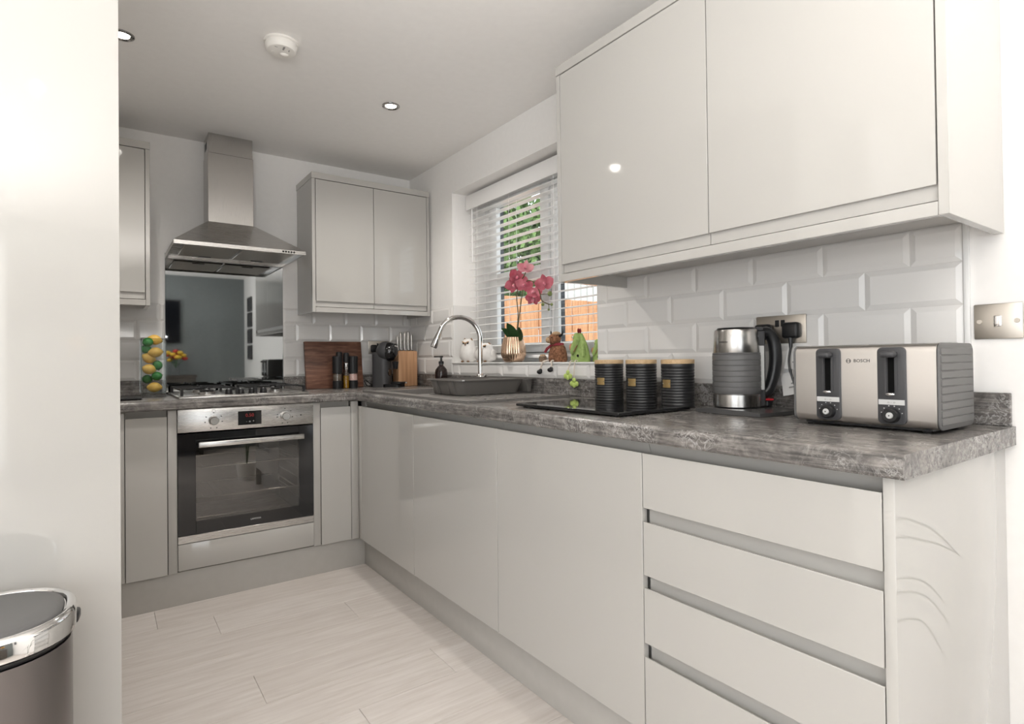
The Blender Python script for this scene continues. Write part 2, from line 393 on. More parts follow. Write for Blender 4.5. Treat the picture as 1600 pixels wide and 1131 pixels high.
while y1 > YB + 0.02:
    y0 = max(y1 - 0.2, YB); j = JO.get(round(y1, 3), -0.25 - (row * 0.43) % 1.2)
    xs = sorted({max(XF, min(0.0, j + k * 1.22)) for k in range(-4, 5)})
    lo = XF if y1 < -2.1 else XL
    xs = sorted({max(lo, x) for x in xs})
    for a, b_ in zip(xs, xs[1:]):
        if b_ - a > 0.02: plank(a, b_, y0, y1)
    y1 -= 0.2; row += 1
single('ceiling', B().box(XF - .2, YB - .2, CEIL, 0.3, 0.3, CEIL + 0.15), 'ceiling', kind='structure')
wb = single('wall_back', B().box(XL - .2, 0, -0.06, 0.3, 0.3, CEIL), 'plaster', kind='structure')
wr = B()
wr.box(0, 0, -0.06, 0.3, WY0, CEIL); wr.box(0, WY1, -0.06, 0.3, YB, CEIL)
wr.box(0, WY0, -0.06, 0.3, WY1, WZ0); wr.box(0, WY0, WZ1, 0.3, WY1, CEIL)
wr = single('wall_right', wr, 'plaster', kind='structure')
single('wall_left', B().box(XL - .15, -2.20, -0.06, XL, 0, CEIL), 'plaster', kind='structure')
single('wall_living_side', B().box(XF, -2.20, -0.06, XL - .15, -2.06, CEIL).box(XF - .2, -2.06, -0.06, XF, -3.1, CEIL).box(XF - .2, -5.1, -0.06, XF, YB - .2, CEIL)
       .box(XF - .2, -3.1, 2.2, XF, -5.1, CEIL).box(XF - .2, -3.1, -0.06, XF, -5.1, 0.3), 'plaster', kind='structure')
single('wall_far', B().box(XF, YB - .2, -0.06, -3.4, YB, CEIL).box(-1.7, YB - .2, -0.06, 0.3, YB, CEIL).box(-3.4, YB - .2, 2.15, -1.7, YB, CEIL), 'teal', kind='structure')
# frames of two unseen living-room openings, invented to let daylight in
d1 = thing('added_door', None, None, (-2.55, YB - .1, 0), kind='structure')
b_ = B()
for x in (-3.4, -2.58, -1.76): b_.box(x, YB - .12, 0, x + .06, YB - .06, 2.15)
b_.box(-3.4, YB - .12, 0, -1.7, YB - .06, .07).box(-3.4, YB - .12, 2.08, -1.7, YB - .06, 2.15)
part('door_frame', b_, 'white_pvc', d1)
w2 = thing('added_window', None, None, (XF - .1, -4.1, 0), kind='structure')
b_ = B()
for y in (-3.16, -4.13, -5.1): b_.box(XF - .12, y, .3, XF - .06, y + .06, 2.2)
b_.box(XF - .12, -5.1, .3, XF - .06, -3.1, .36).box(XF - .12, -5.1, 2.14, XF - .06, -3.1, 2.2)
part('window_frame', b_, 'white_pvc', w2)

# bevelled brick tiles, each its own piece
tile_cache = {}
def tile(u0, u1, z0, z1, wall):
    w, h = round(u1 - u0 - .002, 4), round(z1 - z0 - .002, 4)
    if w < 0.012 or h < 0.012: return
    if (w, h, wall) not in tile_cache:
        b = B(); e = min(0.013, w * .3, h * .3); d0, d1_ = 0.004, 0.0085
        R0 = [(-w / 2, -h / 2), (w / 2, -h / 2), (w / 2, h / 2), (-w / 2, h / 2)]
        R1 = [(-w / 2 + e, -h / 2 + e), (w / 2 - e, -h / 2 + e), (w / 2 - e, h / 2 - e), (-w / 2 + e, h / 2 - e)]
        rings = [[b.bm.verts.new((x, -d, z)) for x, z in R] for R, d in ((R0, 0.0005), (R0, d0), (R1, d1_))]
        for A, Q in zip(rings, rings[1:]):
            for i in range(4): b.bm.faces.new((A[i], A[(i + 1) % 4], Q[(i + 1) % 4], Q[i]))
        b.bm.faces.new(rings[-1]); b.bm.faces.new(rings[0][::-1])
        if wall == 'r': b.bm.transform(Matrix.Rotation(-PI / 2, 4, 'Z'))
        tile_cache[(w, h, wall)] = to_mesh('tile', b, 'tile', 10)
    o = bpy.data.objects.new('tile', tile_cache[(w, h, wall)]); C.objects.link(o)
    o.parent = wb if wall == 'b' else wr
    u = (u0 + u1) / 2; z = (z0 + z1) / 2
    o.location = (u, 0, z) if wall == 'b' else (0, -u, z)
ROWS = [(0.995, 1.0995), (1.0995, 1.204), (1.204, 1.308), (1.308, 1.3985)]
def run(segs, first, pitch, wall):
    for k, (z0, z1) in enumerate(ROWS):
        f = first[k % 2]
        for a, b2, zt in segs:
            zt_ = min(z1, zt)
            if zt_ - z0 < .02: continue
            cuts = [a] + [f + i * pitch for i in range(-20, 40) if a + .004 < f + i * pitch < b2 - .004] + [b2]
            for c0, c1 in zip(cuts, cuts[1:]): tile(c0, c1, z0, zt_, wall)
run([(0.0, -WY0, 9), (-WY0, -WY1, 1.0585), (-WY1, 3.033, 9)], (0.218, 0.108), 0.2165, 'r')
run([(-0.83, -0.0085, 9), (-2.2, -1.43, 9)], (-0.755, -0.655), 0.2, 'b')
single('trim_1', B().box(-0.0095, -3.034, 0.996, 0, -3.046, 1.3985, .002), 'white_pvc', kind='structure')
# grouted bed behind the tiles
part('grout_bed', B().box(-0.83, -0.003, .92, 0, 0, 1.40).box(-2.24, -0.003, .92, -1.43, 0, 1.40), 'grout', wb)
part('grout_bed', B().box(-0.003, 0, .92, 0, WY0, 1.40).box(-0.003, WY0, .92, 0, WY1, 1.058).box(-0.003, WY1, .92, 0, -3.04, 1.40), 'grout', wr)
# plinths
single('baseboard_back', B().box(-1.74, -0.578, 0, -0.56, -0.56, 0.148, .001), 'plinth', kind='structure')
single('baseboard_right', B().box(-0.56, -0.5775, 0, -0.542, -3.085, 0.148, .001), 'plinth', kind='structure')
single('baseboard_left', B().box(-1.76, -1.515, 0, -1.742, -0.58, 0.148, .001), 'plinth', kind='structure')

# ------------------------------------------------------------------ window
win = thing('window_1', None, None, (0.17, (WY0 + WY1) / 2, WZ0), kind='structure')
X0, X1 = 0.158, 0.178
b = B()
b.box(X0, WY0, WZ0, X1, -0.735, WZ1, .004).box(X0, -1.70, WZ0, X1, WY1, WZ1, .004)
b.box(X0, -0.735, WZ0, X1, -1.70, 1.115, .004).box(X0, -0.735, 2.015, X1, -1.70, WZ1, .004)
b.box(X0, -1.29, 1.115, X1, -1.345, 2.015, .004).box(X0, -1.345, 1.115, X1, -1.70, 1.168, .004)
b.box(X0, -1.345, 1.96, X1, -1.70, 2.015, .004)
part('window_frame', b, 'white_pvc', win)
b = B()
ax0, ax1 = X1 + .0005, X1 + .024
b.box(ax0, WY0, WZ0, ax1, -0.815, WZ1).box(ax0, -1.225, WZ0, ax1, -1.345, WZ1).box(ax0, -1.70, WZ0, ax1, WY1, WZ1).box(ax0, WY0, WZ0, ax1, WY1, 1.15).box(ax0, WY0, 1.97, ax1, WY1, WZ1).box(ax0, -0.815, 1.50, ax1, -1.225, 1.568)
part('outer_frame', b, 'anthracite', win, label='dark grey outer side of the frame')
b = B(); sx0, sx1 = X0 - .012, X1 - .001
b.box(sx0, -0.740, 1.118, sx1, -0.82, 2.012, .006).box(sx0, -1.22, 1.118, sx1, -1.287, 2.012, .006)
b.box(sx0, -0.82, 1.118, sx1, -1.22, 1.168, .006).box(sx0, -0.82, 1.95, sx1, -1.22, 2.012, .006).box(sx0, -0.82, 1.498, sx1, -1.22, 1.572, .006)
sash = part('sash', b, 'white_pvc', win)
part('pane', B().box(.163, -.80, 1.15, .168, -1.24, 1.51), 'pane', win)
part('pane', B().box(.163, -.80, 1.56, .168, -1.24, 1.97), 'pane', win)
part('pane', B().box(.163, -1.335, 1.15, .168, -1.71, 1.975), 'pane', win)
part('gasket', B().box(X0 - .002, -0.7365, 1.116, X0 + .02, -0.7395, 2.014), 'anthracite', win)
part('window_sill', B().box(-0.014, WY0 - .001, WZ0 - .001, X0 + .02, WY1 + .001, 1.067, .003), 'white_pvc', win)
part('reveal_lining', B().box(0.0, WY0 - .006, 1.067, X0, WY0, 1.405), 'tile', win)
# venetian blind
bl = thing('venetian_blind', 'white horizontal slatted blind hung in the window recess', 'blind', (0.118, -1.178, 2.05))
part('headrail', B().box(0.086, -0.612, 1.985, 0.144, -1.755, 2.05, .003), 'blind', bl)
part('valance', B().box(0.076, -0.604, 1.972, 0.085, -1.762, 2.058, .002), 'blind', bl)
slm = None; zs = []
z = 1.955
while z > 1.12: zs.append(z); z -= 0.0418
for z in zs:
    if slm is None:
        bb = B(); wS = .025
        pr_ = [(-wS, -.0012), (-.012, .0012), (0, .002), (.012, .0012), (wS, -.0012), (wS, -.0036), (.012, -.0012), (0, -.0004), (-.012, -.0012), (-wS, -.0036)]
        pr_ = [(x, zz) for x, zz in pr_]
        bb.prism(pr_, 'y', -0.57, 0.57)
        bb.bm.transform(Matrix.Rotation(math.radians(-4), 4, 'Y'))
        slm = to_mesh('slat', bb, 'blind')
    o = bpy.data.objects.new('slat', slm); C.objects.link(o); o.parent = bl; o.location = (0, 0, z - 2.05)
part('bottom_rail', B().box(0.092, -0.608, 1.088, 0.144, -1.748, 1.104, .004), 'blind', bl)
for y in (-0.70, -1.02, -1.38, -1.66):
    part('ladder_cord', B().tube([(0.0925, y, 1.98), (0.0925, y, 1.10)], .0009, 5).tube([(0.1435, y, 1.98), (0.1435, y, 1.10)], .0009, 5), 'blind', bl)
part('tilt_wand', B().tube([(0.084, -0.66, 1.99), (0.084, -0.662, 1.66)], .004, 8), 'blind', bl)
part('pull_cord', B().tube(smooth_path([(0.088, -1.40, 1.98), (0.086, -1.40, 1.45), (0.083, -1.395, 1.28), (0.083, -1.38, 1.17)]), .0016, 6), 'blind', bl)

# ------------------------------------------------------------------ outside
single('ground', B().box(0.3, -12, -0.35, 25, 30, -0.2), 'ground', kind='structure')
fz = thing('garden_fence', 'orange-brown timber board fence outside the window', 'fence', (3.5, 1.34, -0.2))
x = 0.45; k = 0
while x < 6.4:
    w = 0.118
    part('board', B().box(x, 1.30 + (k % 2) * .012, -0.2, x + w, 1.318 + (k % 2) * .012, 1.74 + .004 * math.sin(k * 3.1), .003, 1), 'fence', fz); x += w + .003; k += 1
part('rail', B().box(.45, 1.331, 0.2, 6.4, 1.37, .28), 'fence', fz)
part('rail', B().box(.45, 1.331, 1.4, 6.4, 1.37, 1.48), 'fence', fz)
# pale ribbed screen standing beyond the fence
ob = thing('garden_screen', 'tall pale ribbed screen seen over the fence through right pane', 'screen', (6.8, 3.45, -0.2))
part('panel', B().box(4.25, 3.4, -0.2, 9.5, 3.46, 2.95), 'cladding', ob)
x = 4.26
while x < 9.4:
    part('batten', B().box(x, 3.372, -.2, x + .05, 3.3995, 2.95), 'cladding', ob); x += .14
part('capping', B().box(4.22, 3.36, 2.9505, 9.53, 3.47, 2.99), 'cladding', ob)
def tree(loc, rad, n, seed, label):
    rnd = random.Random(seed)
    t = thing('garden_tree', label, 'tree', (loc[0], loc[1], -0.2))
    b = B()
    for _ in range(n):
        while True:
            p = Vector((rnd.uniform(-1, 1), rnd.uniform(-1, 1), rnd.uniform(-1, 1)))
            if p.length < 1 and p.length > .35: break
        p = Vector((p.x * rad[0], p.y * rad[1], p.z * rad[2])) + Vector((loc[0], loc[1], loc[2]))
        s_ = rnd.uniform(.05, .13); a = Vector((rnd.gauss(0, 1), rnd.gauss(0, 1), rnd.gauss(0, 1))).normalized(); c_ = a.orthogonal().normalized(); d_ = a.cross(c_) * .5
        b.bm.faces.new([b.bm.verts.new(p + v * s_) for v in (c_, d_, -c_, -d_)])
    f = part('foliage', b, 'tree', t); f['kind'] = 'stuff'
    part('trunk', B().tube([(loc[0], loc[1], -0.2), (loc[0] + .1, loc[1], loc[2] * .6), (loc[0], loc[1] + .1, loc[2] + rad[2] * .4)], [.16, .11, .05], 8), 'bark', t)
tree((6.2, 7.6, 3.35), (1.9, 1.3, 1.75), 9000, 1, 'green leafy tree standing behind the timber fence')

# ------------------------------------------------------------------ cabinets
def door_profile(z0, z1, y=-0.60, t=0.0185, lip=.026):
    return [(y, z0), (y + t, z0), (y + t, z1 - lip), (y + .004, z1), (y, z1)]
def base_unit(name, label, loc, rz, w, doors, group=None, drawers=None, handle_rail=True, gap=.0015, top=.838):
    t = thing(name, label, 'cabinet', loc, rz, group)
    part('carcass', B().box(0.0006, -0.56, .149, w - .0006, -0.05, top), 'carcass', t, True)
    if handle_rail: part('handle_rail', B().prism([(-.575, .874), (-.55, .874), (-.55, .838), (-.562, .838), (-.566, .846)], 'x', .0006, w - .0006), 'carcass', t, True)
    if doors:
        for a, b2 in doors:
            part('door', B().prism(door_profile(.151, .846), 'x', a + gap, b2 - gap, .0008, 1), 'gloss', t, True)
    if drawers:
        for z0, z1 in drawers:
            part('drawer_front', B().prism(door_profile(z0, z1), 'x', gap, w - gap, .0008, 1), 'gloss', t, True)
        for z0, z1 in ((.66, .715), (.49, .55), (.325, .38)):
            part('drawer_channel', B().box(.004, -.578, z0, w - .004, -.562, z1), 'carcass', t, True)
    return t
RZ = -PI / 2
base_unit('base_cabinet', 'glossy sink base cabinet door nearest the inner corner of right run', (0, -0.642, 0), RZ, 0.613, [(0, .613)], top=.74)
base_unit('base_cabinet', 'glossy base cabinet under the dish rack between two door seams', (0, -1.255, 0), RZ, 0.645, [(0, .645)])
base_unit('base_cabinet', 'wide glossy base cabinet door left of the drawer stack', (0, -1.90, 0), RZ, 0.646, [(0, .646)])
dr = base_unit('drawer_cabinet', 'stack of four glossy handleless drawers under the toaster', (0, -2.546, 0), RZ, 0.539, None,
               drawers=[(.710, .846), (.543, .676), (.375, .512), (.151, .341)])
part('end_panel', B().box(0.5395, -.600, 0.0, .558, -.0005, .8755, .001), 'gloss', dr, True)
# inner corner post, back run units
lp = thing('corner_post', 'narrow filler strip between left base cabinet and tall unit', 'filler', (-1.66, -.59, .149))
part('filler', B().box(-1.697, -0.598, .151, -1.6255, -0.580, .872, .001), 'carcass', lp)
cp = thing('corner_post', 'narrow L-shaped filler post in the inner corner of base units', 'filler', (-0.62, -0.62, 0.149))
part('filler', B().box(-0.638, -0.6, .151, -0.60, -0.582, .872, .001), 'carcass', cp)
part('filler', B().box(-0.60, -0.6395, .151, -0.582, -0.6005, .846, .001), 'gloss', cp)
part('handle_rail', B().box(-0.575, -0.641, .838, -0.55, -0.583, .874), 'carcass', cp)
base_unit('base_cabinet', 'narrow base cabinet between the oven and the inner corner', (-0.797, 0, 0), 0, 0.158, [(0, .158)])
base_unit('base_cabinet', 'narrow base cabinet left of the oven', (-1.624, 0, 0), 0, 0.156, [(0, .156)])
oh = thing('oven_housing', 'pale housing cabinet around the built-in oven', 'cabinet', (-1.13, -.3, .149))
part('side_panel', B().box(-1.466, -0.596, .151, -1.431, -0.05, .874, .001), 'carcass', oh)
part('side_panel', B().box(-0.833, -0.596, .151, -0.7985, -0.05, .874, .001), 'carcass', oh)
part('base_board', B().box(-1.431, -0.575, .158, -0.833, -0.05, .272), 'carcass', oh)
part('front_panel', B().box(-1.429, -0.602, .158, -0.835, -0.576, .274, .0012), 'gloss', oh)
base_unit('base_cabinet', 'base cabinet on the left run seen edge-on beside the tall unit', (-2.30, -1.515, 0), PI / 2, 0.87, [(0, .87)])
# tall unit at the left edge
tl = thing('tall_cabinet', 'tall glossy white larder housing at the left edge behind the bin', 'cabinet', (-1.96, -1.82, 0))
part('end_panel', B().box(-2.245, -2.12, 0.002, -1.668, -2.10, 2.292, .001), 'gloss', tl)
part('carcass', B().box(-2.245, -2.0995, .15, -1.69, -1.52, 2.292), 'carcass', tl)
part('door', B().box(-1.689, -2.098, .152, -1.670, -1.522, 1.05, .001), 'gloss', tl)
part('door', B().box(-1.689, -2.098, 1.054, -1.670, -1.522, 2.28, .001), 'gloss', tl)
part('plinth', B().box(-1.74, -2.098, 0.002, -1.72, -1.522, .15), 'plinth', tl)

def wall_unit(name, label, loc, rz, w, d, seams, left_panel=True, right_panel=True, group=None):
    # local frame: x along the wall, front at y = -d; zb..zt the visible faces
    t = thing(name, label, 'cabinet', loc, rz, group)
    s = .018
    part('carcass', B().box(.0185, -d + .022, 1.40, w - .0185, -.0095, 2.106), 'carcass', t, True)
    part('side_panel', B().box(0, -d, 1.359, s, -.0095, 2.1065, .0008, 1), 'gloss', t, True)
    part('side_panel', B().box(w - s, -d, 1.359, w, -.0095, 2.1065, .0008, 1), 'gloss', t, True)
    part('cornice', B().box(-.001, -d - .001, 2.1075, w + .001, -.0005, 2.142, .001, 1), 'gloss', t, True)
    part('pelmet', B().box(s + .0005, -d, 1.359, w - s - .0005, -d + .018, 1.3865, .0008, 1), 'gloss', t, True)
    e = [s + .0015] + seams + [w - s - .0015]
    for a, b2 in zip(e, e[1:]):
        part('door', B().prism([(-d, 1.4205), (-d + .006, 1.4205), (-d + .0185, 1.44), (-d + .0185, 2.104), (-d, 2.104)], 'x', a + .0014, b2 - .0014, .0007, 1), 'gloss', t, True)
        part('handle_rail', B().box(a + .0012, -d + .010, 1.3905, b2 - .0012, -d + .0215, 1.432), 'carcass', t, True)
    return t
wall_unit('wall_cabinet', 'large white two-door wall cabinet above the toaster and kettle', (0, -1.942, 0), RZ, 1.170, .349, [.629])
wall_unit('wall_cabinet', 'two-door wall cabinet in the back corner right of the hood', (-.746, 0, 0), 0, .731, .309, [.362])
wall_unit('wall_cabinet', 'wall cabinet left of the hood half hidden by tall unit', (-2.20, 0, 0), 0, .688, .309, [.345])

# ------------------------------------------------------------------ worktops
ZT, ZB = .918, .8755
def front_prof(f, back):      # (depth coordinate, z) rounded front edge; f = front, back > f
    r = .012; out = [(back, ZB), (f + r * .5, ZB)]
    out += [(f, ZB + r * .5)]
    for i in range(0, 6):
        a = PI - i * PI / 2 / 5; out.append((f + r + r * math.cos(a), ZT - r + r * math.sin(a)))
    out.append((back, ZT)); return out
SX0, SX1, SY0, SY1 = -.50, -.15, -.69, -1.10        # sink bowl opening
b = B()
pf = [(y, z) for y, z in front_prof(-.62, SX0)]
def prism_y(b, pts, y0, y1): b.prism(pts, 'y', y0, y1)
prism_y(b, pf, -.6205, -3.124)
b.box(SX0, -.6205, ZB, SX1, SY0, ZT).box(SX0, SY1, ZB, SX1, -3.124, ZT).box(SX1, -.6205, ZB, -.0005, -3.124, ZT)
bmesh.ops.remove_doubles(b.bm, verts=b.bm.verts, dist=.0002)
single('worktop', b, 'worktop_y', 'dark grey slate-effect worktop of the long right run with squared end', 'worktop', loc=(-.31, -1.87, ZT))
single('worktop', B().prism([(y, z) for y, z in front_prof(-.62, -.0005)], 'x', XL + .001, -.0005), 'worktop_x', 'dark grey slate-effect worktop along the back wall around the hob', 'worktop', loc=(-1.1, -.31, ZT))
pl_ = [(-1.69 - (y + .62), z) for y, z in front_prof(-.62, -.061)]
single('worktop', B().prism(pl_, 'y', -.6205, -1.518), 'worktop_y', 'slate-effect worktop of the left run ending at the tall unit', 'worktop', loc=(-1.9, -1.07, ZT))
single('upstand', B().box(-.021, -.0215, ZT + .0005, -.009, -3.12, .994, .0015, 1), 'worktop_y', 'long slate-effect upstand strip along the right wall below tiles', 'upstand', loc=(-.015, -1.6, ZT))
single('upstand', B().box(-.828, -.021, ZT + .0005, -.009, -.009, .994, .0015, 1), 'worktop_x', 'short slate-effect upstand between hob and the back corner', 'upstand', loc=(-.4, -.015, ZT))
single('upstand', B().box(XL + .01, -.021, ZT + .0005, -1.432, -.009, .994, .0015, 1), 'worktop_x', 'slate-effect upstand behind the vase of lemons', 'upstand', loc=(-1.8, -.015, ZT))
single('splashback', B().box(-1.4285, -.010, ZT + .0005, -.8305, -.0005, 1.668, .001, 1), 'mirror_glass', 'dark reflective glass splashback behind the hob', 'splashback', loc=(-1.13, -.005, ZT))

# ------------------------------------------------------------------ cooker hood
hd = thing('cooker_hood', 'brushed steel chimney cooker hood above the hob', 'hood', (-1.13, -.2, 1.638))
hx0, hx1, hf = -1.429, -.829, -.479
cx0, cx1, cf = -1.244, -1.022, -.176
b = B()
lo = [(hx0, hf), (hx1, hf), (hx1, -.0105), (hx0, -.0105)]; up_ = [(cx0 - .004, cf - .004), (cx1 + .004, cf - .004), (cx1 + .004, -.0105), (cx0 - .004, -.0105)]
A = [b.bm.verts.new((*p, 1.6585)) for p in lo]; Q = [b.bm.verts.new((*p, 1.824)) for p in up_]
for i in range(4): b.bm.faces.new((A[i], A[(i + 1) % 4], Q[(i + 1) % 4], Q[i]))
b.bm.faces.new(Q); b.bm.faces.new(A[::-1])
part('canopy', b, 'steel', hd, sharp=10)
b = B()
b.box(hx0, hf, 1.638, hx1, hf + .012, 1.658, .001, 1).box(hx0, -.0225, 1.638, hx1, -.0105, 1.658, .001, 1).box(hx0, hf + .012, 1.638, hx0 + .012, -.0225, 1.658, .001, 1).box(hx1 - .012, hf + .012, 1.638, hx1, -.0225, 1.658, .001, 1)
part('rim', b, 'steel', hd)
part('underside', B().box(hx0 + .012, hf + .012, 1.650, hx1 - .012, -.0225, 1.6575), 'steel', hd)
for a, c_ in ((hx0 + .05, -1.135), (-1.123, hx1 - .05)):
    f = part('filter', B().box(a, hf + .05, 1.643, c_, -.11, 1.6495, .002, 1), 'mesh', hd)
    part('filter_latch', B().box((a + c_) / 2 - .03, -.14, 1.640, (a + c_) / 2 + .03, -.125, 1.6429), 'dark_grey', f)
for x in (-1.29, -.97): part('hood_lamp', B().lathe([(0, 1.6465), (.022, 1.6465), (.026, 1.6495), (0, 1.6495)], (x, -.068, 0), 20), 'chrome', hd)
part('chimney', B().box(cx0, cf, 1.8245, cx1, -.0105, 2.192, .0012, 1), 'steel_v', hd)
part('chimney_top', B().box(cx0 + .003, cf + .003, 2.1925, cx1 - .003, -.0105, CEIL - .0005, .0012, 1), 'steel_v', hd)
b = B()
for i in range(4): b.box(cx0 + .0022, -.12 + .02 * i, 2.225, cx0 + .004, -.11 + .02 * i, 2.265)
part('vent_slots', b, 'black', hd)
for i in range(5): part('button', B().lathe([(0, -.0035), (.0045, -.0035), (.005, 0), (0, 0)], (-.942 + .0135 * i, hf, 1.648), 14, 'y').xf(Matrix()), 'chrome', hd)

# ------------------------------------------------------------------ oven
ov = thing('oven', 'built-in stainless and black glass single oven under the hob', 'oven', (-1.13, -.3, .276))
ox0, ox1 = -1.4295, -.8345
part('control_panel', B().box(ox0, -.606, .771, ox1, -.575, .8745, .0015), 'steel', ov)
b = B()   # cavity
b.box(ox0 + .06, -.565, .335, ox1 - .06, -.555, .345)
cv = [(ox0 + .055, .33), (ox1 - .055, .33), (ox1 - .055, .74), (ox0 + .055, .74)]
b = B(); F = [b.bm.verts.new((x, -.574, z)) for x, z in cv]; K = [b.bm.verts.new((x, -.14, z)) for x, z in cv]
for i in range(4): b.bm.faces.new((F[i], K[i], K[(i + 1) % 4], F[(i + 1) % 4]))
b.bm.faces.new(K)
part('cavity', b, 'oven_cavity', ov)
b = B()
wx0, wx1, wz0, wz1 = -1.358, -.905, .368, .700
b.box(ox0, -.600, .3105, wx0, -.576, .764, .001, 1).box(wx1, -.600, .3105, ox1, -.576, .764, .001, 1).box(wx0, -.600, .3105, wx1, -.576, wz0, .0).box(wx0, -.600, wz1, wx1, -.576, .764, .0)
dd = part('door', b, 'black_gloss', ov)
part('door_window', B().box(wx0, -.5995, wz0, wx1, -.596, wz1), 'oven_glass', dd)
hb = B().box(-1.352, -.652, .704, -.892, -.640, .728, .003).box(-1.335, -.641, .709, -1.315, -.599, .723).box(-.929, -.641, .709, -.909, -.599, .723)
part('handle', hb, 'steel', dd, label='flat steel bar handle')
part('bottom_trim', B().box(ox0, -.602, .2765, ox1, -.576, .3095, .001, 1), 'steel', ov)
for z in (.60, .46):
    b = B()
    for y in (-.55, -.16): b.tube([(wx0 - .005, y, z), (wx1 + .005, y, z)], .004, 6)
    for i in range(16):
        x = wx0 + .01 + i * (wx1 - wx0 - .02) / 15; b.tube([(x, -.55, z + .002), (x, -.16, z + .002)], .002, 5)
    part('shelf', b, 'chrome', ov)
for x in (wx0 - .01, wx1 + .01):
    b = B()
    for i in range(6): b.tube([(x, -.54, .40 + i * .05), (x, -.17, .40 + i * .05)], .002, 5)
    part('shelf_runner', b, 'chrome', ov)
part('oven_tray', B().box(-1.34, -.50, .352, -.93, -.2, .362, .004), 'steel', ov)
for x, dots in ((-1.285, (30, 150, 190, 250, 290, 350, 90)), (-.972, (40, 90, 165, 185, 250, 290, 350))):
    kn = part('knob', B().lathe([(0, .030), (.0165, .030), (.0185, .027), (.0185, .006), (.0225, .004), (.0225, 0), (0, 0)], (x, -.606, .818), 28, 'y'), 'knob', ov)
    b = B()
    for a in dots:
        a = math.radians(a); b.box(x + .036 * math.cos(a) - .0025, -.6064, .818 + .036 * math.sin(a) - .002, x + .036 * math.cos(a) + .0025, -.6056, .818 + .036 * math.sin(a) + .002)
    part('dial_marks', b, 'ink', ov)
    part('dial_symbol', B().lathe([(.006, .0006), (.0075, .0006), (.0075, 0), (.006, 0)], (x, -.6058, .862), 16, 'y', closed=True), 'print_grey', ov)
part('indicator_light', B().lathe([(0, .001), (.0035, .001), (.0035, 0), (0, 0)], (-.896, -.606, .818), 12, 'y'), 'ink', ov)
ds = part('display', B().box(-1.183, -.6075, .788, -1.080, -.605, .853), 'black_gloss', ov)
part('digits', text_mesh('0.50', .022, face_m((-1.132, -.6078, .832), '-y')), 'led', ds)
part('display_symbols', text_mesh('-  o  +', .014, face_m((-1.130, -.6078, .804), '-y')), 'silver_print', ds)
part('lettering', text_mesh('LAMONA', .011, face_m((-1.107, -.6006, .340), '-y')), 'silver_print', dd)

# ------------------------------------------------------------------ gas hob
hb = thing('gas_hob', 'stainless four-burner gas hob with black pan supports', 'hob', (-1.13, -.31, ZT))
part('hob_plate', B().box(-1.421, -.572, ZT + .0005, -.845, -.062, .9285, .003), 'steel', hb)
part('front_trim', B().box(-1.419, -.574, .9287, -.847, -.558, .932, .001, 1), 'steel', hb)
for x, y, r in ((-1.29, -.43, .038), (-1.29, -.18, .032), (-.975, -.43, .030), (-.975, -.18, .042)):
    bn = part('burner', B().lathe([(0, .929), (r + .018, .929), (r + .018, .931), (r, .933), (r, .942), (r - .004, .945), (0, .945)], (x, y, 0), 24), 'steel', hb)
    part('burner_cap', B().lathe([(0, .9452), (r - .008, .9452), (r - .006, .949), (r - .010, .952), (0, .952)], (x, y, 0), 24), 'iron', bn)
for x in (-1.29, -.975):
    b = B(); x0, x1 = x - .115, x + .115; y0, y1 = -.535, -.075; zt = .962
    def bar(ax, ay, bx, by, z=zt):
        h = .0032
        if abs(ax - bx) > abs(ay - by): b.box(ax, ay - h, z - .008, bx, ay + h, z, .001, 1)
        else: b.box(ax - h, ay, z - .008, ax + h, by, z, .001, 1)
    bar(x0, y1, x1, y1); bar(x0, y0, x0, y1); bar(x1, y0, x1, y1); bar(x0, -.31, x1, -.31)
    for yc in (-.43, -.18):
        bar(x0, yc, x - .03, yc, zt + .003); bar(x + .03, yc, x1, yc, zt + .003); bar(x, yc - .1, x, yc - .03, zt + .003); bar(x, yc + .03, x, yc + .1, zt + .003)
    for px_, py_ in ((x0, y0), (x1, y0), (x0, y1), (x1, y1)): b.box(px_ - .006, py_ - .006, .9288, px_ + .006, py_ + .006, zt)
    part('pan_support', b, 'iron', hb)
for i in range(4):
    kx = -1.205 + .052 * i
    k_ = part('control_knob', B().lathe([(0, .9288), (.019, .9288), (.019, .932), (.0165, .934), (.015, .952), (.013, .955), (0, .955)], (kx, -.505, 0), 24), 'black', hb)
    part('knob_cap', B().lathe([(0, .9552), (.0125, .9552), (.0125, .9565), (0, .9565)], (kx, -.505, 0), 20), 'chrome', k_)

# ------------------------------------------------------------------ sink, tap, rack
sk = thing('sink', 'dark grey composite sink and drainer set in the worktop', 'sink', (-.33, -1.16, ZT))
b = B()
for a in ((-.585, -.63, SX0 - .0, -1.685), (SX1, -.63, -.075, -1.685), (SX0, -.63, SX1, SY0), (SX0, SY1, SX1, -1.685)):
    b.box(a[0], a[1], ZT + .0005, a[2], a[3], ZT + .0065)
part('rim', b, 'sink', sk)
b = B(); zb_ = .755
TP = [(SX0, SY0), (SX1, SY0), (SX1, SY1), (SX0, SY1)]
A = [b.bm.verts.new((x, y, ZT + .006)) for x, y in TP]; Q = [b.bm.verts.new((x * .94 - .02, y * .96 - .036, zb_)) for x, y in TP]
for i in range(4): b.bm.faces.new((A[i], A[(i + 1) % 4], Q[(i + 1) % 4], Q[i]))
b.bm.faces.new(Q)
part('bowl', b, 'sink', sk)
b = B()
for i in range(7): b.box(-.47 + .05 * i, -1.16, ZT + .0066, -.455 + .05 * i, -1.62, ZT + .0095, .001, 1)
part('drainer_ribs', b, 'sink', sk)
part('raised_edge', B().box(-.585, -.63, ZT + .0066, -.572, -1.685, ZT + .0105, .001, 1).box(-.572, -1.672, ZT + .0066, -.075, -1.685, ZT + .0105, .001, 1), 'sink', sk)
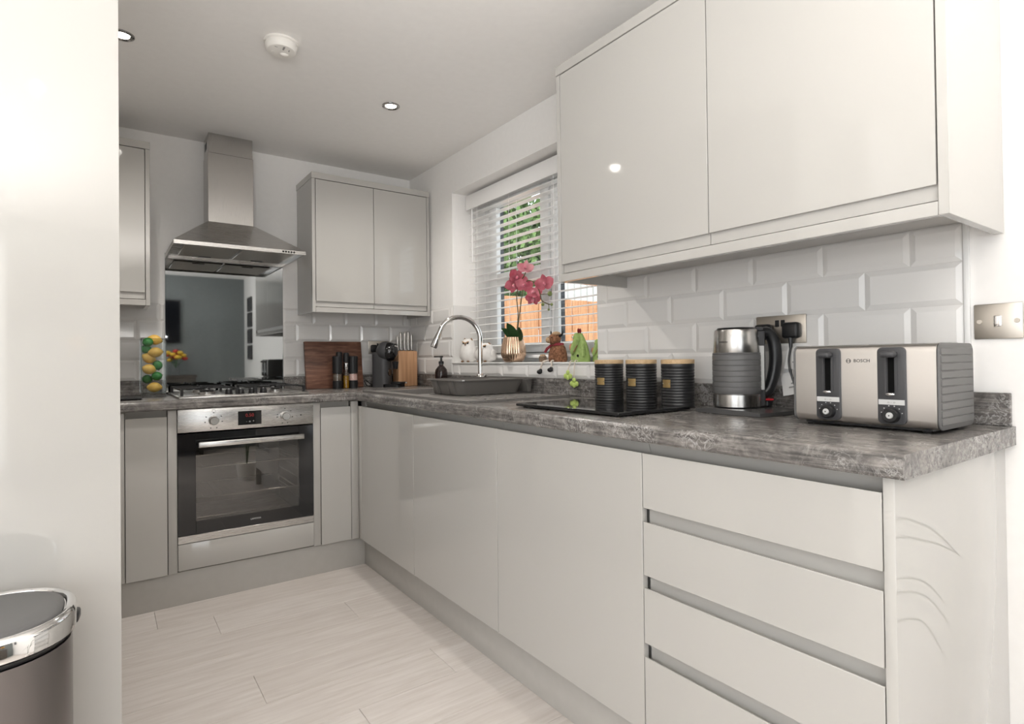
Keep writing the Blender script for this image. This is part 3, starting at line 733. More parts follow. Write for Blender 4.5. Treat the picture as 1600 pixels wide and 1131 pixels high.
part('waste', B().lathe([(0, zb_ + .001), (.04, zb_ + .001), (.042, zb_ + .004), (0, zb_ + .004)], (-.33, -.9, 0), 20), 'chrome', sk)
tp = thing('kitchen_tap', 'chrome swan-neck mixer tap behind the dish rack', 'tap', (-.11, -1.04, ZT + .0066))
Z6 = ZT + .0068
part('base', B().lathe([(0, Z6), (.026, Z6), (.026, Z6 + .006), (.021, Z6 + .01), (.021, Z6 + .078), (.015, Z6 + .086), (0, Z6 + .086)], (-.112, -1.04, 0), 24), 'chrome', tp)
pts = [(-.112, -1.04, 1.0), (-.112, -1.04, 1.20)]
for i in range(1, 15):
    a = PI * i / 14 * .93; pts.append((-.216 + .104 * math.cos(a), -1.04 + .004 * i, 1.20 + .100 * math.sin(a)))
part('spout', B().tube(pts, .0125, 14), 'chrome', tp)
e = Vector(pts[-1]); dv = (e - Vector(pts[-2])).normalized()
part('spray_head', B().tube([e, e + dv * .03, e + dv * .075, e + dv * .083], [.0135, .0165, .0185, .015], 14), 'chrome', tp)
part('lever', B().tube([(-.112, -1.062, .985), (-.118, -1.085, .99), (-.128, -1.118, 1.003)], [.009, .006, .0045], 10), 'dark_chrome', tp)
# dish rack: tray with flared sides and notched corners
dk = thing('dish_rack', 'dark grey plastic dish rack tray standing on the sink drainer', 'dish rack', (-.25, -1.33, .9285))
rx0, rx1, ry0, ry1 = -.463, -.040, -1.13, -1.415
def flare(x0, y0, x1, y1, z0, z1, fl, th=.004):
    b = B()
    O0 = rrect(x0 + fl, y1 + fl, x1 - fl, y0 - fl, .03); O1 = rrect(x0, y1, x1, y0, .035)
    I0 = rrect(x0 + fl + th, y1 + fl + th, x1 - fl - th, y0 - fl - th, .027); I1 = rrect(x0 + th, y1 + th, x1 - th, y0 - th, .032)
    R = [[b.bm.verts.new((x, y, z)) for x, y in P] for P, z in ((O0, z0), (O1, z1), (I1, z1), (I0, z0 + th))]
    n = len(O0)
    for A, Q in zip(R, R[1:]):
        for i in range(n): b.bm.faces.new((A[i], A[(i + 1) % n], Q[(i + 1) % n], Q[i]))
    b.bm.faces.new(R[0][::-1]); b.bm.faces.new(R[-1]); return b
part('tray', flare(rx0, ry0, -.105, ry1, .9285, .992, .022), 'rack', dk)
P0 = rrect(rx0 - .012, ry1 - .012, rx1 + .012, ry0 + .012, .04); P1 = rrect(rx0 + .002, ry1 + .002, rx1 - .002, ry0 - .002, .034)
b = B()
R = [[b.bm.verts.new((x, y, z)) for x, y in P] for P, z in ((P0, .991), (P0, .996), (P1, .996), (P1, .991))]; n = len(P0)
for A, Q in zip(R, R[1:] + R[:1]):
    for i in range(n): b.bm.faces.new((A[i], A[(i + 1) % n], Q[(i + 1) % n], Q[i]))
part('rim', b, 'rack', dk)
b = B()
for i in range(8): b.box(rx0 + .05 + .036 * i, ry0 - .04, .9335, rx0 + .053 + .036 * i, ry1 + .04, .965)
part('end_leg', B().prism([(-.088, .990), (-.050, .990), (-.056, .9288), (-.078, .9288)], 'y', -1.16, -1.395, .004, 2), 'rack', dk)
part('corner_clip', B().box(rx0 + .010, ry1 - .014, .9915, rx0 + .022, ry1 - .0125, .9965, .0005, 1), 'silver_print', dk)
part('plate_dividers', b, 'rack', dk)
for y in (-1.20, -1.345): part('side_foot', B().prism([(rx0 - .006, .990), (rx0 + .004, .990), (rx0 + .026, .9288), (rx0 + .010, .9288)], 'y', y - .022, y + .022, .002, 1), 'rack', dk)
# soap dispenser
sp = thing('soap_dispenser', 'dark brown pump soap bottle in the corner behind the sink', 'bottle', (-.075, -.555, ZT))
part('bottle', B().lathe([(0, ZT + .0005), (.034, ZT + .0005), (.037, ZT + .006), (.037, 1.008), (.034, 1.026), (.020, 1.044), (.013, 1.05), (.013, 1.058), (0, 1.058)], (-.075, -.555, 0), 28), 'amber', sp)
part('collar', B().lathe([(0, 1.0585), (.0155, 1.0585), (.0155, 1.074), (.007, 1.077), (.006, 1.096), (0, 1.096)], (-.075, -.555, 0), 20), 'black', sp)
part('pump_head', B().box(-.085, -.563, 1.0965, -.065, -.547, 1.106, .003).tube([(-.075, -.555, 1.102), (-.118, -.545, 1.1015)], .0035, 8), 'black', sp)

# ------------------------------------------------------------------ things on the back worktop
cb = B().box(-.175, 0, 0, .175, .022, .286, .003)
cb.bm.transform(Matrix.Translation((-.545, -.0895, ZT + .0015)) @ Matrix.Rotation(math.radians(-8), 4, 'X') @ Matrix.Rotation(math.radians(0), 4, 'Z'))
single('chopping_board', cb, 'walnut', 'dark walnut chopping board leaning upright against back tiles', 'board', loc=(-.545, -.07, ZT))
def mill(x, y, fill, lab):
    t = thing('spice_mill', lab, 'mill', (x, y, ZT), group='mills by the chopping board')
    r = .0285; c = (x, y, 0)
    part('base', B().lathe([(0, ZT + .0005), (r, ZT + .0005), (r, .964), (r - .002, .966), (0, .966)], c, 28), 'black_matt', t)
    part('glass', B().lathe([(r - .001, .9662), (r - .001, 1.010), (r - .003, 1.010), (r - .003, .9662)], c, 28, closed=True), 'clear', t)
    part('filling', B().lathe([(0, .9665), (r - .0035, .9665), (r - .0035, 1.004), (0, 1.006)], c, 24), fill, t)
    part('head', B().lathe([(0, 1.0105), (r, 1.0105), (r, 1.108), (r - .004, 1.1125), (0, 1.1125)], c, 28), 'black_matt', t)
mill(-.558, -.155, 'pepper', 'black and glass pepper mill left of the oil bottle')
mill(-.462, -.155, 'salt', 'black and glass mill of pink salt right of the oil bottle')
t = thing('oil_bottle', 'slim glass bottle of golden oil with black spray cap', 'bottle', (-.508, -.165, ZT)); c = (-.506, -.160, 0)
part('glass', B().lathe([(0, ZT + .0005), (.0195, ZT + .0005), (.0195, 1.01), (.012, 1.035), (.011, 1.075), (0, 1.075)], c, 24), 'clear', t)
part('oil', B().lathe([(0, ZT + .003), (.0175, ZT + .003), (.0175, .995), (0, .995)], c, 24), 'oil', t)
part('neck_collar', B().lathe([(.0122, 1.03), (.0145, 1.035), (.0145, 1.07), (.0122, 1.072)], c, 20, closed=True), 'chrome', t)
part('cap', B().lathe([(0, 1.0755), (.017, 1.0755), (.017, 1.128), (.013, 1.133), (0, 1.133)], c, 20), 'black_matt', t)
t = thing('oil_bottle', 'black-capped dark bottle hidden behind the mills', 'bottle', (-.532, -.105, ZT)); c = (-.532, -.112, 0)
part('body', B().lathe([(0, ZT + .0005), (.019, ZT + .0005), (.019, 1.05), (.014, 1.07), (0, 1.07)], c, 20), 'amber', t)
part('cap', B().lathe([(0, 1.0705), (.019, 1.0705), (.019, 1.132), (.015, 1.138), (0, 1.138)], c, 20), 'black_matt', t)
# socket and coffee machine
def socket(name, lab, wall, u0, u1, z0, z1, plugs, sw=True):
    # wall 'b': u = x ; wall 'r': u = -y ; built in a local frame with front -y
    loc, rz = ((0, 0, 0), 0) if wall == 'b' else ((0, 0, 0), RZ)
    t = thing(name, lab, 'socket', loc, rz)
    part('plate', B().box(u0, -.0135, z0, u1, -.0088, z1, .002), 'nickel', t, True)
    if sw:
        m_ = (u0 + u1) / 2
        for du in (-.009, .009): part('rocker', B().box(m_ + du - .006, -.0165, z1 - .034, m_ + du + .006, -.0133, z1 - .014, .001, 1), 'black', t, True)
    return t
socket('double_socket', 'satin nickel double socket behind the coffee machine', 'b', -.308, -.162, 1.126, 1.209, 1)
pg = thing('plug', 'black plug in the socket beside the coffee machine', 'plug', (-.276, -.02, 1.16))
part('body', B().box(-.296, -.042, 1.137, -.256, -.0139, 1.185, .009, 3), 'black_matt', pg)
part('cable', B().tube(smooth_path([(-.276, -.032, 1.142), (-.277, -.035, 1.128), (-.262, -.035, 1.118), (-.235, -.035, 1.113), (-.205, -.045, 1.08), (-.20, -.05, 1.0), (-.26, -.05, .935), (-.33, -.062, .924), (-.35, -.06, .948), (-.342, -.05, .962), (-.31, -.055, .935), (-.285, -.08, .925)]), .003, 6), 'black', pg)
cm = thing('coffee_machine', 'dark grey capsule coffee machine with round black head', 'coffee machine', (-.26, -.16, ZT))
ang = Matrix.Translation((-.262, -.165, 0)) @ Matrix.Rotation(math.radians(38), 4, 'Z')
# local: front is -y ; body pillar behind
def cmx(b): b.bm.transform(ang); return b
part('pillar', cmx(B().prism(rrect(-.048, -.035, .048, .075, .035), 'z', ZT + .0005, 1.135, .0)), 'dark_grey', cm)
part('base_foot', cmx(B().prism(rrect(-.05, -.125, .05, .0, .03), 'z', ZT + .0005, .938, .002, 1)), 'black_gloss', cm)
part('drip_tray', cmx(B().prism(rrect(-.045, -.135, .045, -.055, .03), 'z', .9385, .951, .001, 1)), 'black', cm)
part('head_shell', cmx(B().ball((0, -.012, 1.137), (.060, .066, .064), 3)), 'dark_grey', cm)
part('head_face', cmx(B().ball((0, -.030, 1.137), (.057, .060, .061), 3)), 'black_gloss', cm)
part('lever', cmx(B().ball((0, -.062, 1.175), (.030, .020, .014), 2).box(-.024, -.075, 1.18, .024, -.055, 1.188, .003)), 'black_gloss', cm)
part('button', cmx(B().ball((-.010, -.080, 1.172), (.007, .006, .007), 2)), 'chrome', cm)
part('button', cmx(B().ball((.012, -.080, 1.170), (.007, .006, .007), 2)), 'chrome', cm)
part('spout', cmx(B().lathe([(0, 1.03), (.014, 1.03), (.02, 1.075), (0, 1.08)], (0, -.075, 0), 16)), 'black', cm)
part('round_inset', cmx(B().lathe([(0, .003), (.022, .003), (.024, 0), (0, 0)], (0, -.0352, 1.01), 24, 'y')), 'black_gloss', cm)
part('tray_label', cmx(B().box(.012, -.1365, .9395, .034, -.1345, .948)), 'silver_print', cm)
# knife block
kb = thing('knife_block', 'pale oak knife block holding five steel-handled knives', 'knife block', (-.112, -.14, ZT))
part('block', B().prism([(-.185, ZT + .0005), (-.095, ZT + .0005), (-.095, 1.150), (-.185, 1.141)], 'x', -.178, -.046, .004), 'oak', kb)
b = B()
for i in range(5): b.box(-.164 + .025 * i - .003, -.160, 1.1425, -.164 + .025 * i + .003, -.125, 1.1475)
part('slots', b, 'black', kb)
for i, (z, dy) in enumerate(((1.235, 0), (1.262, .006), (1.262, .002), (1.268, 0), (1.25, .004))):
    x = -.164 + .025 * i
    k_ = thing('kitchen_knife', 'steel kitchen knife handle, %s from left in the oak block' % ('first', 'second', 'third', 'fourth', 'fifth')[i], 'knife', (x, -.14, 1.148), group='knives in the oak block')
    part('handle', B().tube([(x, -.142 + dy, 1.152), (x, -.141 + dy, 1.18), (x + .001, -.139 + dy, z - .01), (x + .001, -.138 + dy, z)], [.0065, .0075, .009, .0075], 12), 'steel_v', k_)
    part('bolster', B().box(x - .0025, -.152, 1.1476, x + .0025, -.132, 1.1525), 'chrome', k_)
# glass vase of lemons and limes
vx, vy = -1.499, -.25
vs = thing('glass_vase', 'tall square clear glass vase filled with fruit', 'vase', (vx, vy, ZT))
s_ = .052
b = B(); th = .004; zt = 1.200
for z0, z1, a in ((ZT + .0005, ZT + .018, None),): b.box(vx - s_, vy - s_, z0, vx + s_, vy + s_, z1, .002, 1)
b.box(vx - s_, vy - s_, ZT + .0182, vx - s_ + th, vy + s_, zt).box(vx + s_ - th, vy - s_, ZT + .0182, vx + s_, vy + s_, zt).box(vx - s_ + th, vy - s_, ZT + .0182, vx + s_ - th, vy - s_ + th, zt).box(vx - s_ + th, vy + s_ - th, ZT + .0182, vx + s_ - th, vy + s_, zt)
part('glass', b, 'clear', vs)
b = B()
for ex in (-1, 1):
    for ey in (-1, 1): b.box(vx + ex * (s_ + .0004) , vy + ey * (s_ + .0004), ZT + .0185, vx + ex * (s_ - .0035), vy + ey * (s_ - .0035), zt)
part('corner_edges', b, 'glass_edge', vs)
part('rim', B().box(vx - s_, vy - s_, zt + .0002, vx + s_, vy - s_ + th, zt + .002).box(vx - s_, vy + s_ - th, zt + .0002, vx + s_, vy + s_, zt + .002).box(vx - s_, vy - s_ + th, zt + .0002, vx - s_ + th, vy + s_ - th, zt + .002).box(vx + s_ - th, vy - s_ + th, zt + .0002, vx + s_, vy + s_ - th, zt + .002), 'glass_edge', vs)
part('thick_base', B().box(vx - s_ + .001, vy - s_ + .001, ZT + .0184, vx + s_ - .001, vy + s_ - .001, ZT + .0215), 'glass_edge', vs)
def fruit(kind, x, y, z, rot, lab):
    r = (.0290, .0245, .0245) if kind == 'lemon' else (.0235, .0215, .0215)
    def dsp(co): return 1 + (.16 * max(0, abs(co.x) - .86) / .14 if kind == 'lemon' else .05 * max(0, abs(co.x) - .9) / .1)
    t = thing(kind, lab, 'fruit', (x, y, z), group=('lemons' if kind == 'lemon' else 'limes') + ' in the glass vase')
    Rm = Matrix.Rotation(rot[0], 3, 'Z') @ Matrix.Rotation(rot[1], 3, 'Y')
    part('flesh', B().ball((0, 0, 0), r, 3, Rm, dsp), kind, t, True)
    e = Rm @ Vector((r[0] * 1.12, 0, 0))
    part('stalk_end', B().ball(e, .0035, 1), 'bud', t, True)
fruit('lemon', -1.494, -.262, .966, (.1, .05), 'lemon lying at the bottom of the glass vase')
fruit('lime', -1.522, -.232, 1.006, (.8, .2), 'dark lime low on the left side of the vase')
fruit('lime', -1.484, -.262, 1.020, (.4, -.2), 'bright lime just above the bottom lemon in the vase')
fruit('lemon', -1.516, -.262, 1.054, (.5, .2), 'lemon left of the limes at mid height of vase')
fruit('lime', -1.480, -.250, 1.073, (.9, 1.2), 'lime against the right side of the vase')
fruit('lemon', -1.515, -.245, 1.108, (.2, .5), 'lemon on the left just above mid height of vase')
fruit('lemon', -1.489, -.262, 1.136, (.2, -.1), 'lemon in the vase directly under the top fruit')
fruit('lime', -1.526, -.235, 1.152, (.3, .1), 'lime partly hidden below the top lime')
fruit('lime', -1.520, -.258, 1.186, (.4, -.2), 'dark lime at the top left of the vase')
fruit('lemon', -1.490, -.240, 1.198, (.1, .25), 'lemon crowning the pile at the top of the vase')
mt = thing('trivet', 'thin dark slab lying on the worktop left of the vase', 'trivet', (-1.68, -.36, ZT))
part('slab', B().box(-1.83, -.47, ZT + .003, -1.555, -.27, ZT + .010, .002, 1), 'black_matt', mt)
b = B()
for x in (-1.81, -1.575):
    for y in (-.45, -.29): b.lathe([(0, ZT + .0005), (.006, ZT + .0005), (.006, ZT + .003), (0, ZT + .003)], (x, y, 0), 8)
part('feet', b, 'black', mt)['kind'] = 'stuff'

# ------------------------------------------------------------------ window sill things
SZ = 1.0675
def owl(x, y, h, w, lab, turn):
    t = thing('owl_ornament', lab, 'ornament', (x, y, SZ), turn, group='owl ornaments on the sill')
    # local front -x
    prof = [(0, .0), (.62, .0), (.86, .10), (1.0, .28), (.95, .48), (.80, .66), (.72, .78), (.66, .88), (.45, .96), (0, .985)]
    part('body', B().lathe([(r * w, z * h + .0005) for r, z in prof], (0, 0, 0), 28, sx=.85), 'owl', t, True)
    for s in (-1, 1):
        part('wing', B().ball((.006, s * w * .82, h * .38), (w * .55, w * .22, h * .30), 2, Matrix.Rotation(s * .12, 3, 'X')), 'owl', t, True)
        part('ear', B().lathe([(w * .2, 0), (w * .12, h * .06), (0, h * .13)], (-.002, s * w * .42, h * .90), 10), 'owl_brown', t, True)
        part('eye', B().ball((-w * .60, s * w * .27, h * .80), (.005, .006, .006), 2), 'black_gloss', t, True)
        part('foot', B().ball((-w * .72, s * w * .36, .005), (.010, .009, .0048), 2), 'owl_brown', t, True)
    part('beak', B().lathe([(.005, 0), (0, .014)], (0, 0, 0), 8).xf(Matrix.Translation((-w * .70, 0, h * .76)) @ Matrix.Rotation(PI, 4, 'X')), 'owl_brown', t, True)
    part('brow', B().tube([(-w * .60, -w * .40, h * .86), (-w * .70, 0, h * .79), (-w * .60, w * .40, h * .86)], .004, 6), 'fur_pale', t, True)
owl(.030, -.690, .138, .052, 'taller white owl ornament left of the tap', .5)
owl(.028, -.872, .108, .058, 'shorter white owl ornament right of the tap', .5)
# orchid
PX, PY = .020, -1.150
oc = thing('potted_orchid', 'pink orchid in a ribbed rose-gold pot on the window sill', 'plant', (PX, PY, SZ))
pp = [(0, .0005), (.042, .0005), (.052, .010), (.0625, .035), (.0635, .052), (.060, .085), (.053, .110), (.050, .127), (.047, .127), (.049, .10), (.045, .09), (0, .09)]
part('pot', B().lathe([(r, z + SZ) for r, z in pp], (PX, PY, 0), 168, rib=lambda a, z: 1 + .045 * (abs(math.sin(a * 14)) - .5)), 'copper', oc, sharp=60)
part('soil', B().lathe([(0, SZ + .0905), (.043, SZ + .0905), (.040, SZ + .10), (0, SZ + .104)], (PX, PY, 0), 20), 'moss', oc)
def leaf(b, base, tip, w, droop, up=Vector((0, 0, 1)), n=7):
    base = Vector(base); tip = Vector(tip); ax = tip - base; side = ax.cross(up).normalized(); L_ = []
    nn = side.cross(ax).normalized()
    for i in range(n + 1):
        t = i / n; c = base + ax * t + nn * (droop * math.sin(PI * t)); ww = w * math.sin(PI * min(1, .10 + t * .9)) ** .7 if t < 1 else .0005
        L_.append((b.bm.verts.new(c + side * ww + nn * ww * .25), b.bm.verts.new(c), b.bm.verts.new(c - side * ww + nn * ww * .25)))
    for A, Q in zip(L_, L_[1:]):
        b.bm.faces.new((A[0], A[1], Q[1], Q[0])); b.bm.faces.new((A[1], A[2], Q[2], Q[1]))
    fs = list(b.bm.faces); r = bmesh.ops.solidify(b.bm, geom=fs, thickness=.0016)
lz = SZ + .10
for tip, w, dr_, upv in (((.006, -1.062, 1.246), .027, .016, (1, .2, .35)), ((-.020, -1.150, 1.268), .037, .004, (1, .1, .05)), ((-.020, -1.258, 1.240), .026, .014, (1, -.2, .45)), ((.045, -1.13, 1.235), .022, .012, (1, 0, .2))):
    b = B(); leaf(b, (PX - .004, PY + (.012 if tip[1] > PY else -.012), lz - .005), tip, w, dr_, Vector(upv)); part('leaf', b, 'leaf', oc)
FX = .026
st1 = smooth_path([(PX, PY - .02, lz), (FX, PY - .035, 1.30), (FX, -1.175, 1.40), (FX, -1.20, 1.46), (FX, -1.24, 1.50), (FX, -1.262, 1.525)])
st2 = smooth_path([(PX, PY - .025, lz), (FX, PY - .045, 1.30), (FX - .004, -1.232, 1.42), (FX - .004, -1.262, 1.468), (FX - .004, -1.315, 1.462), (FX - .004, -1.355, 1.425), (FX - .004, -1.372, 1.392), (FX - .004, -1.385, 1.362), (FX - .004, -1.43, 1.342), (FX - .004, -1.458, 1.338)])
part('flower_stem', B().tube(st1, .0028, 7), 'stem', oc)
part('flower_stem', B().tube(st2, .0026, 7).tube([(FX - .004, -1.372, 1.392), (FX - .006, -1.41, 1.392), (FX - .008, -1.447, 1.389)], .0018, 6).tube([(FX - .004, -1.385, 1.362), (FX - .006, -1.393, 1.346)], .0018, 6).tube([(FX - .004, -1.435, 1.342), (FX - .004, -1.437, 1.318)], .0016, 6), 'stem', oc)
for (y, z, r) in ((-1.447, 1.389, .0125), (-1.393, 1.343, .009), (-1.459, 1.337, .007), (-1.437, 1.315, .006)): part('bud', B().ball((FX - .006, y, z), (r, r * .9, r), 2), 'bud', oc)
def flower(y, z, x, size, spin, tilt, yaw, pale=False):
    # a moth-orchid flower facing -x
    mx = Matrix.Translation((x, y, z)) @ Matrix.Rotation(yaw, 4, 'Z') @ Matrix.Rotation(tilt, 4, 'Y') @ Matrix.Rotation(spin, 4, 'X')
    core = part('flower', B().ball((0, 0, 0), (.006, .006, .006), 1).xf(mx), 'lip', oc)
    for ang_, ln, wd in ((90, 1.0, .34), (8, 1.12, .62), (172, 1.12, .62), (-52, 1.0, .36), (232, 1.0, .36)):
        a = math.radians(ang_); b = B(); tip = Vector((-.15 * size, math.cos(a) * ln * size, math.sin(a) * ln * size))
        leaf(b, Vector((0, 0, 0)), tip, wd * size, .14 * size, Vector((1, .0, 0)), 5); b.bm.transform(mx)
        part('petal', b, 'petal_pale' if pale else 'petal', core)
    part('lip', B().ball((-.010, 0, -.007), (.008, .007, .010), 2).xf(mx), 'petal', core)
flower(-1.262, 1.540, FX - .008, .040, .15, .45, .9, True)
flower(-1.195, 1.500, FX - .010, .042, .5, -.1, 1.2)
flower(-1.168, 1.462, FX - .014, .044, -.3, -.35, .6)
flower(-1.262, 1.452, FX - .016, .042, .2, .1, .7)
flower(-1.408, 1.444, FX - .008, .043, -.2, .1, .75)
flower(-1.338, 1.408, FX - .014, .040, .35, .55, .6)
flower(-1.320, 1.378, FX - .008, .036, .1, -.4, .8)
# little woven pot
wp = thing('mini_basket', 'tiny brown woven pot on the sill left of the cow toy', 'ornament', (.012, -1.398, SZ))
part('body', B().lathe([(0, .0005), (.016, .0005), (.019, .012), (.018, .026), (.015, .028), (0, .026)], (0, 0, 0), 18), 'moss', wp, True)
part('lid', B().lathe([(0, .0285), (.0145, .0285), (.012, .035), (0, .037)], (0, 0, 0), 16), 'fur_pale', wp, True)
# highland cow shelf sitter
cw = thing('cow_toy', 'shaggy brown highland cow toy with dangling boots on the sill', 'toy', (.028, -1.490, SZ))
def shag(s, amp=.10, f=5.0):
    return lambda co: 1 + amp * noise.noise(co * f + Vector((s, s, s)))
b = B().lathe([(0, .0005), (.050, .0005), (.056, .012), (.054, .035), (.044, .065), (.032, .082), (0, .086)], (0, 0, 0), 40, sx=.62)
for v in b.bm.verts: v.co += v.co.normalized() * .003 * noise.noise(v.co * 160)
part('body', b, 'fur', cw, True, sharp=80)
part('head', B().ball((-.012, .006, .105), (.028, .032, .030), 3, None, shag(3)), 'fur', cw, True, sharp=80)
part('muzzle', B().ball((-.028, .027, .103), (.017, .020, .016), 2, None, shag(6)), 'fur_pale', cw, True, sharp=80)
part('fringe', B().ball((-.010, -.002, .131), (.021, .024, .011), 2, None, shag(9, .2)), 'fur_pale', cw, True, sharp=80)
for pts_ in ([(-.008, .022, .124), (-.009, .034, .130), (-.010, .037, .146)], [(-.006, -.022, .120), (-.008, -.040, .126), (-.008, -.050, .146)]):
    part('horn', B().tube(smooth_path(pts_, 4), [.007, .0068, .0064, .006, .0052, .0044, .0034, .0024, .001], 9), 'black_matt', cw, True)
for s in (-1, 1): part('eye', B().ball((-.037, .010 + s * .012, .113), .0035, 1), 'black_gloss', cw, True)
part('scarf', B().lathe([(.028, .074), (.035, .077), (.035, .086), (.028, .089)], (-.002, 0, 0), 24, sx=.75, closed=True).tube([(-.022, .022, .078), (-.030, .042, .062), (-.032, .054, .046)], [.006, .007, .006], 8), 'scarf', cw, True)
for y0, y1, z1 in ((.030, .066, -.040), (-.006, -.012, -.030)):
    pth = smooth_path([(-.030, y0, .008), (-.048, (y0 + y1) / 2, .002), (-.0525, y1 - .006, z1 * .5), (-.053, y1, z1)], 4)
    lg = part('leg', B().tube(pth, .0042, 8), 'cord', cw, True, label='pale cord leg')
    part('boot', B().ball((-.0545, y1 + .004, z1 - .006), (.0105, .017, .011), 2).ball((-.0545, y1 - .004, z1 + .001), (.008, .009, .009), 2), 'black_matt', lg, True)
# green felt shelf sitters
def green_toy(x, y, k, lab, legs=True):
    t = thing('felt_toy', lab, 'toy', (x, y, SZ), group='green felt toys on the sill')
    part('body', B().lathe([(0, .0005), (.056 * k, .0005), (.057 * k, .02 * k), (.044 * k, .07 * k), (.026 * k, .108 * k), (.012 * k, .13 * k), (0, .133 * k)], (0, 0, 0), 28, sx=.55), 'felt_green', t, True)
    part('head', B().ball((-.012 * k, .004 * k, .100 * k), (.020 * k, .020 * k, .034 * k), 3, Matrix.Rotation(-.30, 3, 'X')), 'felt_green', t, True)
    sn = B().tube([(-.020 * k, -.004 * k, .102 * k), (-.027 * k, .010 * k, .066 * k), (-.032 * k, .018 * k, .044 * k), (-.033 * k, .022 * k, .034 * k)], [.016 * k, .017 * k, .012 * k, .004 * k], 12)
    part('snout', sn, 'felt_green', t, True)
    part('mouth_seam', B().tube([(-.030 * k, -.012 * k, .074 * k), (-.036 * k, .000 * k, .052 * k), (-.0365 * k, .016 * k, .036 * k)], .0016 * k, 6), 'scarf', t, True)
    for dy, h in ((-.007, .012), (.005, .018)): part('crest', B().ball((-.004 * k, dy * k + .002, .137 * k + h * .25), (.005 * k, .006 * k, .012 * k), 2), 'felt_red', t, True)
    part('eye', B().ball((-.022 * k, .024 * k, .112 * k), .0055 * k, 2), 'white', t, True)
    part('eye', B().ball((-.026 * k, .026 * k, .112 * k), .0028 * k, 1), 'black_gloss', t, True)
    part('cheek', B().ball((-.024 * k, .036 * k, .066 * k), (.008 * k, .010 * k, .018 * k), 2), 'felt_pink', t, True)
    for z in (.028,): part('button', B().lathe([(0, .003), (.006, .003), (.006, 0), (0, 0)], (0, 0, 0), 10, 'x').xf(Matrix.Translation((-.034 * k, -.018 * k, z * k))), 'black_matt', t, True)
    part('arm', B().tube([(-.016 * k, -.034 * k, .078 * k), (-.026 * k, -.046 * k, .05 * k), (-.030 * k, -.052 * k, .024 * k)], [.009 * k, .009 * k, .006 * k], 8), 'felt_green', t, True)
    if legs:
        for y0, y1, z1 in ((.012, .024, -.050), (-.016, -.016, -.082)):
            pth = smooth_path([(-.032 * k, y0, .006), (-.046 - .0, y0, .004), (-.052, (y0 + y1) / 2, z1 * .4), (-.053, y1, z1 + .012)], 4)
            lg = part('leg', B().tube(pth, .0024, 7), 'cord', t, True, label='thin cord leg')
            b = B()
            for dy, dz in ((0, 0.008), (.016, -.008), (-.016, -.008), (0, -.014)): b.ball((-.0535, y1 + dy, z1 + dz - .004), (.0048, .0115, .0115), 2)
            part('foot', b, 'felt_lime', lg, True, label='lime green webbed foot')['kind'] = 'stuff'
green_toy(.020, -1.652, .97, 'larger green felt toy with red crest and dangling lime feet', True)
green_toy(.060, -1.734, .74, 'smaller green felt toy tucked behind the larger one', False)

# ------------------------------------------------------------------ things on the right worktop
gb = thing('glass_board', 'black glass worktop saver board in front of the canisters', 'board', (-.375, -2.15, ZT))
gbm = Matrix.Translation((-.372, -2.162, 0)) @ Matrix.Rotation(math.radians(0.5), 4, 'Z')
part('glass_slab', B().box(-.160, -.238, ZT + .004, .160, .238, ZT + .0135, .0012, 1).xf(gbm), 'black_gloss', gb)
for x in (-.14, .14):
    for y in (-.21, .21): part('foot', B().lathe([(0, ZT + .0005), (.008, ZT + .0005), (.008, ZT + .004), (0, ZT + .004)], (x, y, 0), 10).xf(gbm), 'black', gb)
for i, (y, lab) in enumerate(((-1.988, 'ribbed black canister with bamboo lid nearest the window'), (-2.145, 'middle ribbed black canister with bamboo lid'), (-2.302, 'ribbed black canister with bamboo lid nearest the kettle'))):
    t = thing('storage_canister', lab, 'canister', (-.145, y, ZT), group='three black canisters')
    r = .0535; prof = [(0, .0005), (r - .002, .0005), (r, .003), (r, .010)]
    z = .014
    for k in range(13):
        prof += [(r, z), (r - .0016, z + .0018), (r - .0016, z + .0036), (r, z + .0054)]; z += .0093
    prof += [(r, .142), (r - .001, .144), (0, .144)]
    part('body', B().lathe(prof, (0, 0, 0), 44), 'canister_black', t, True, sharp=50)
    part('lid', B().lathe([(0, .1445), (r + .0005, .1445), (r + .0005, .157), (r - .002, .159), (0, .159)], (0, 0, 0), 44), 'bamboo', t, True)
    # brass name plate curved round the front, turned to face the room
    b = B(); ro = r + .0012; rows = []
    a0 = PI + (.15, .06, -.08)[i]
    for k in range(9):
        a = a0 + (k / 8 - .5) * .60
        rows.append([b.bm.verts.new((rr * math.cos(a), rr * math.sin(a), zz)) for rr, zz in ((ro, .067), (ro, .093), (r - .0004, .093), (r - .0004, .067))])
    for A, Q in zip(rows, rows[1:]):
        for j in range(4): b.bm.faces.new((A[j], A[(j + 1) % 4], Q[(j + 1) % 4], Q[j]))
    b.bm.faces.new(rows[0]); b.bm.faces.new(rows[-1][::-1])
    np_ = part('name_plate', b, 'gold', t, True)
    for s in (-.25, .25):
        a = a0 + s; part('rivet', B().ball((ro * math.cos(a), ro * math.sin(a), .08), .0022, 1), 'chrome', np_, True)

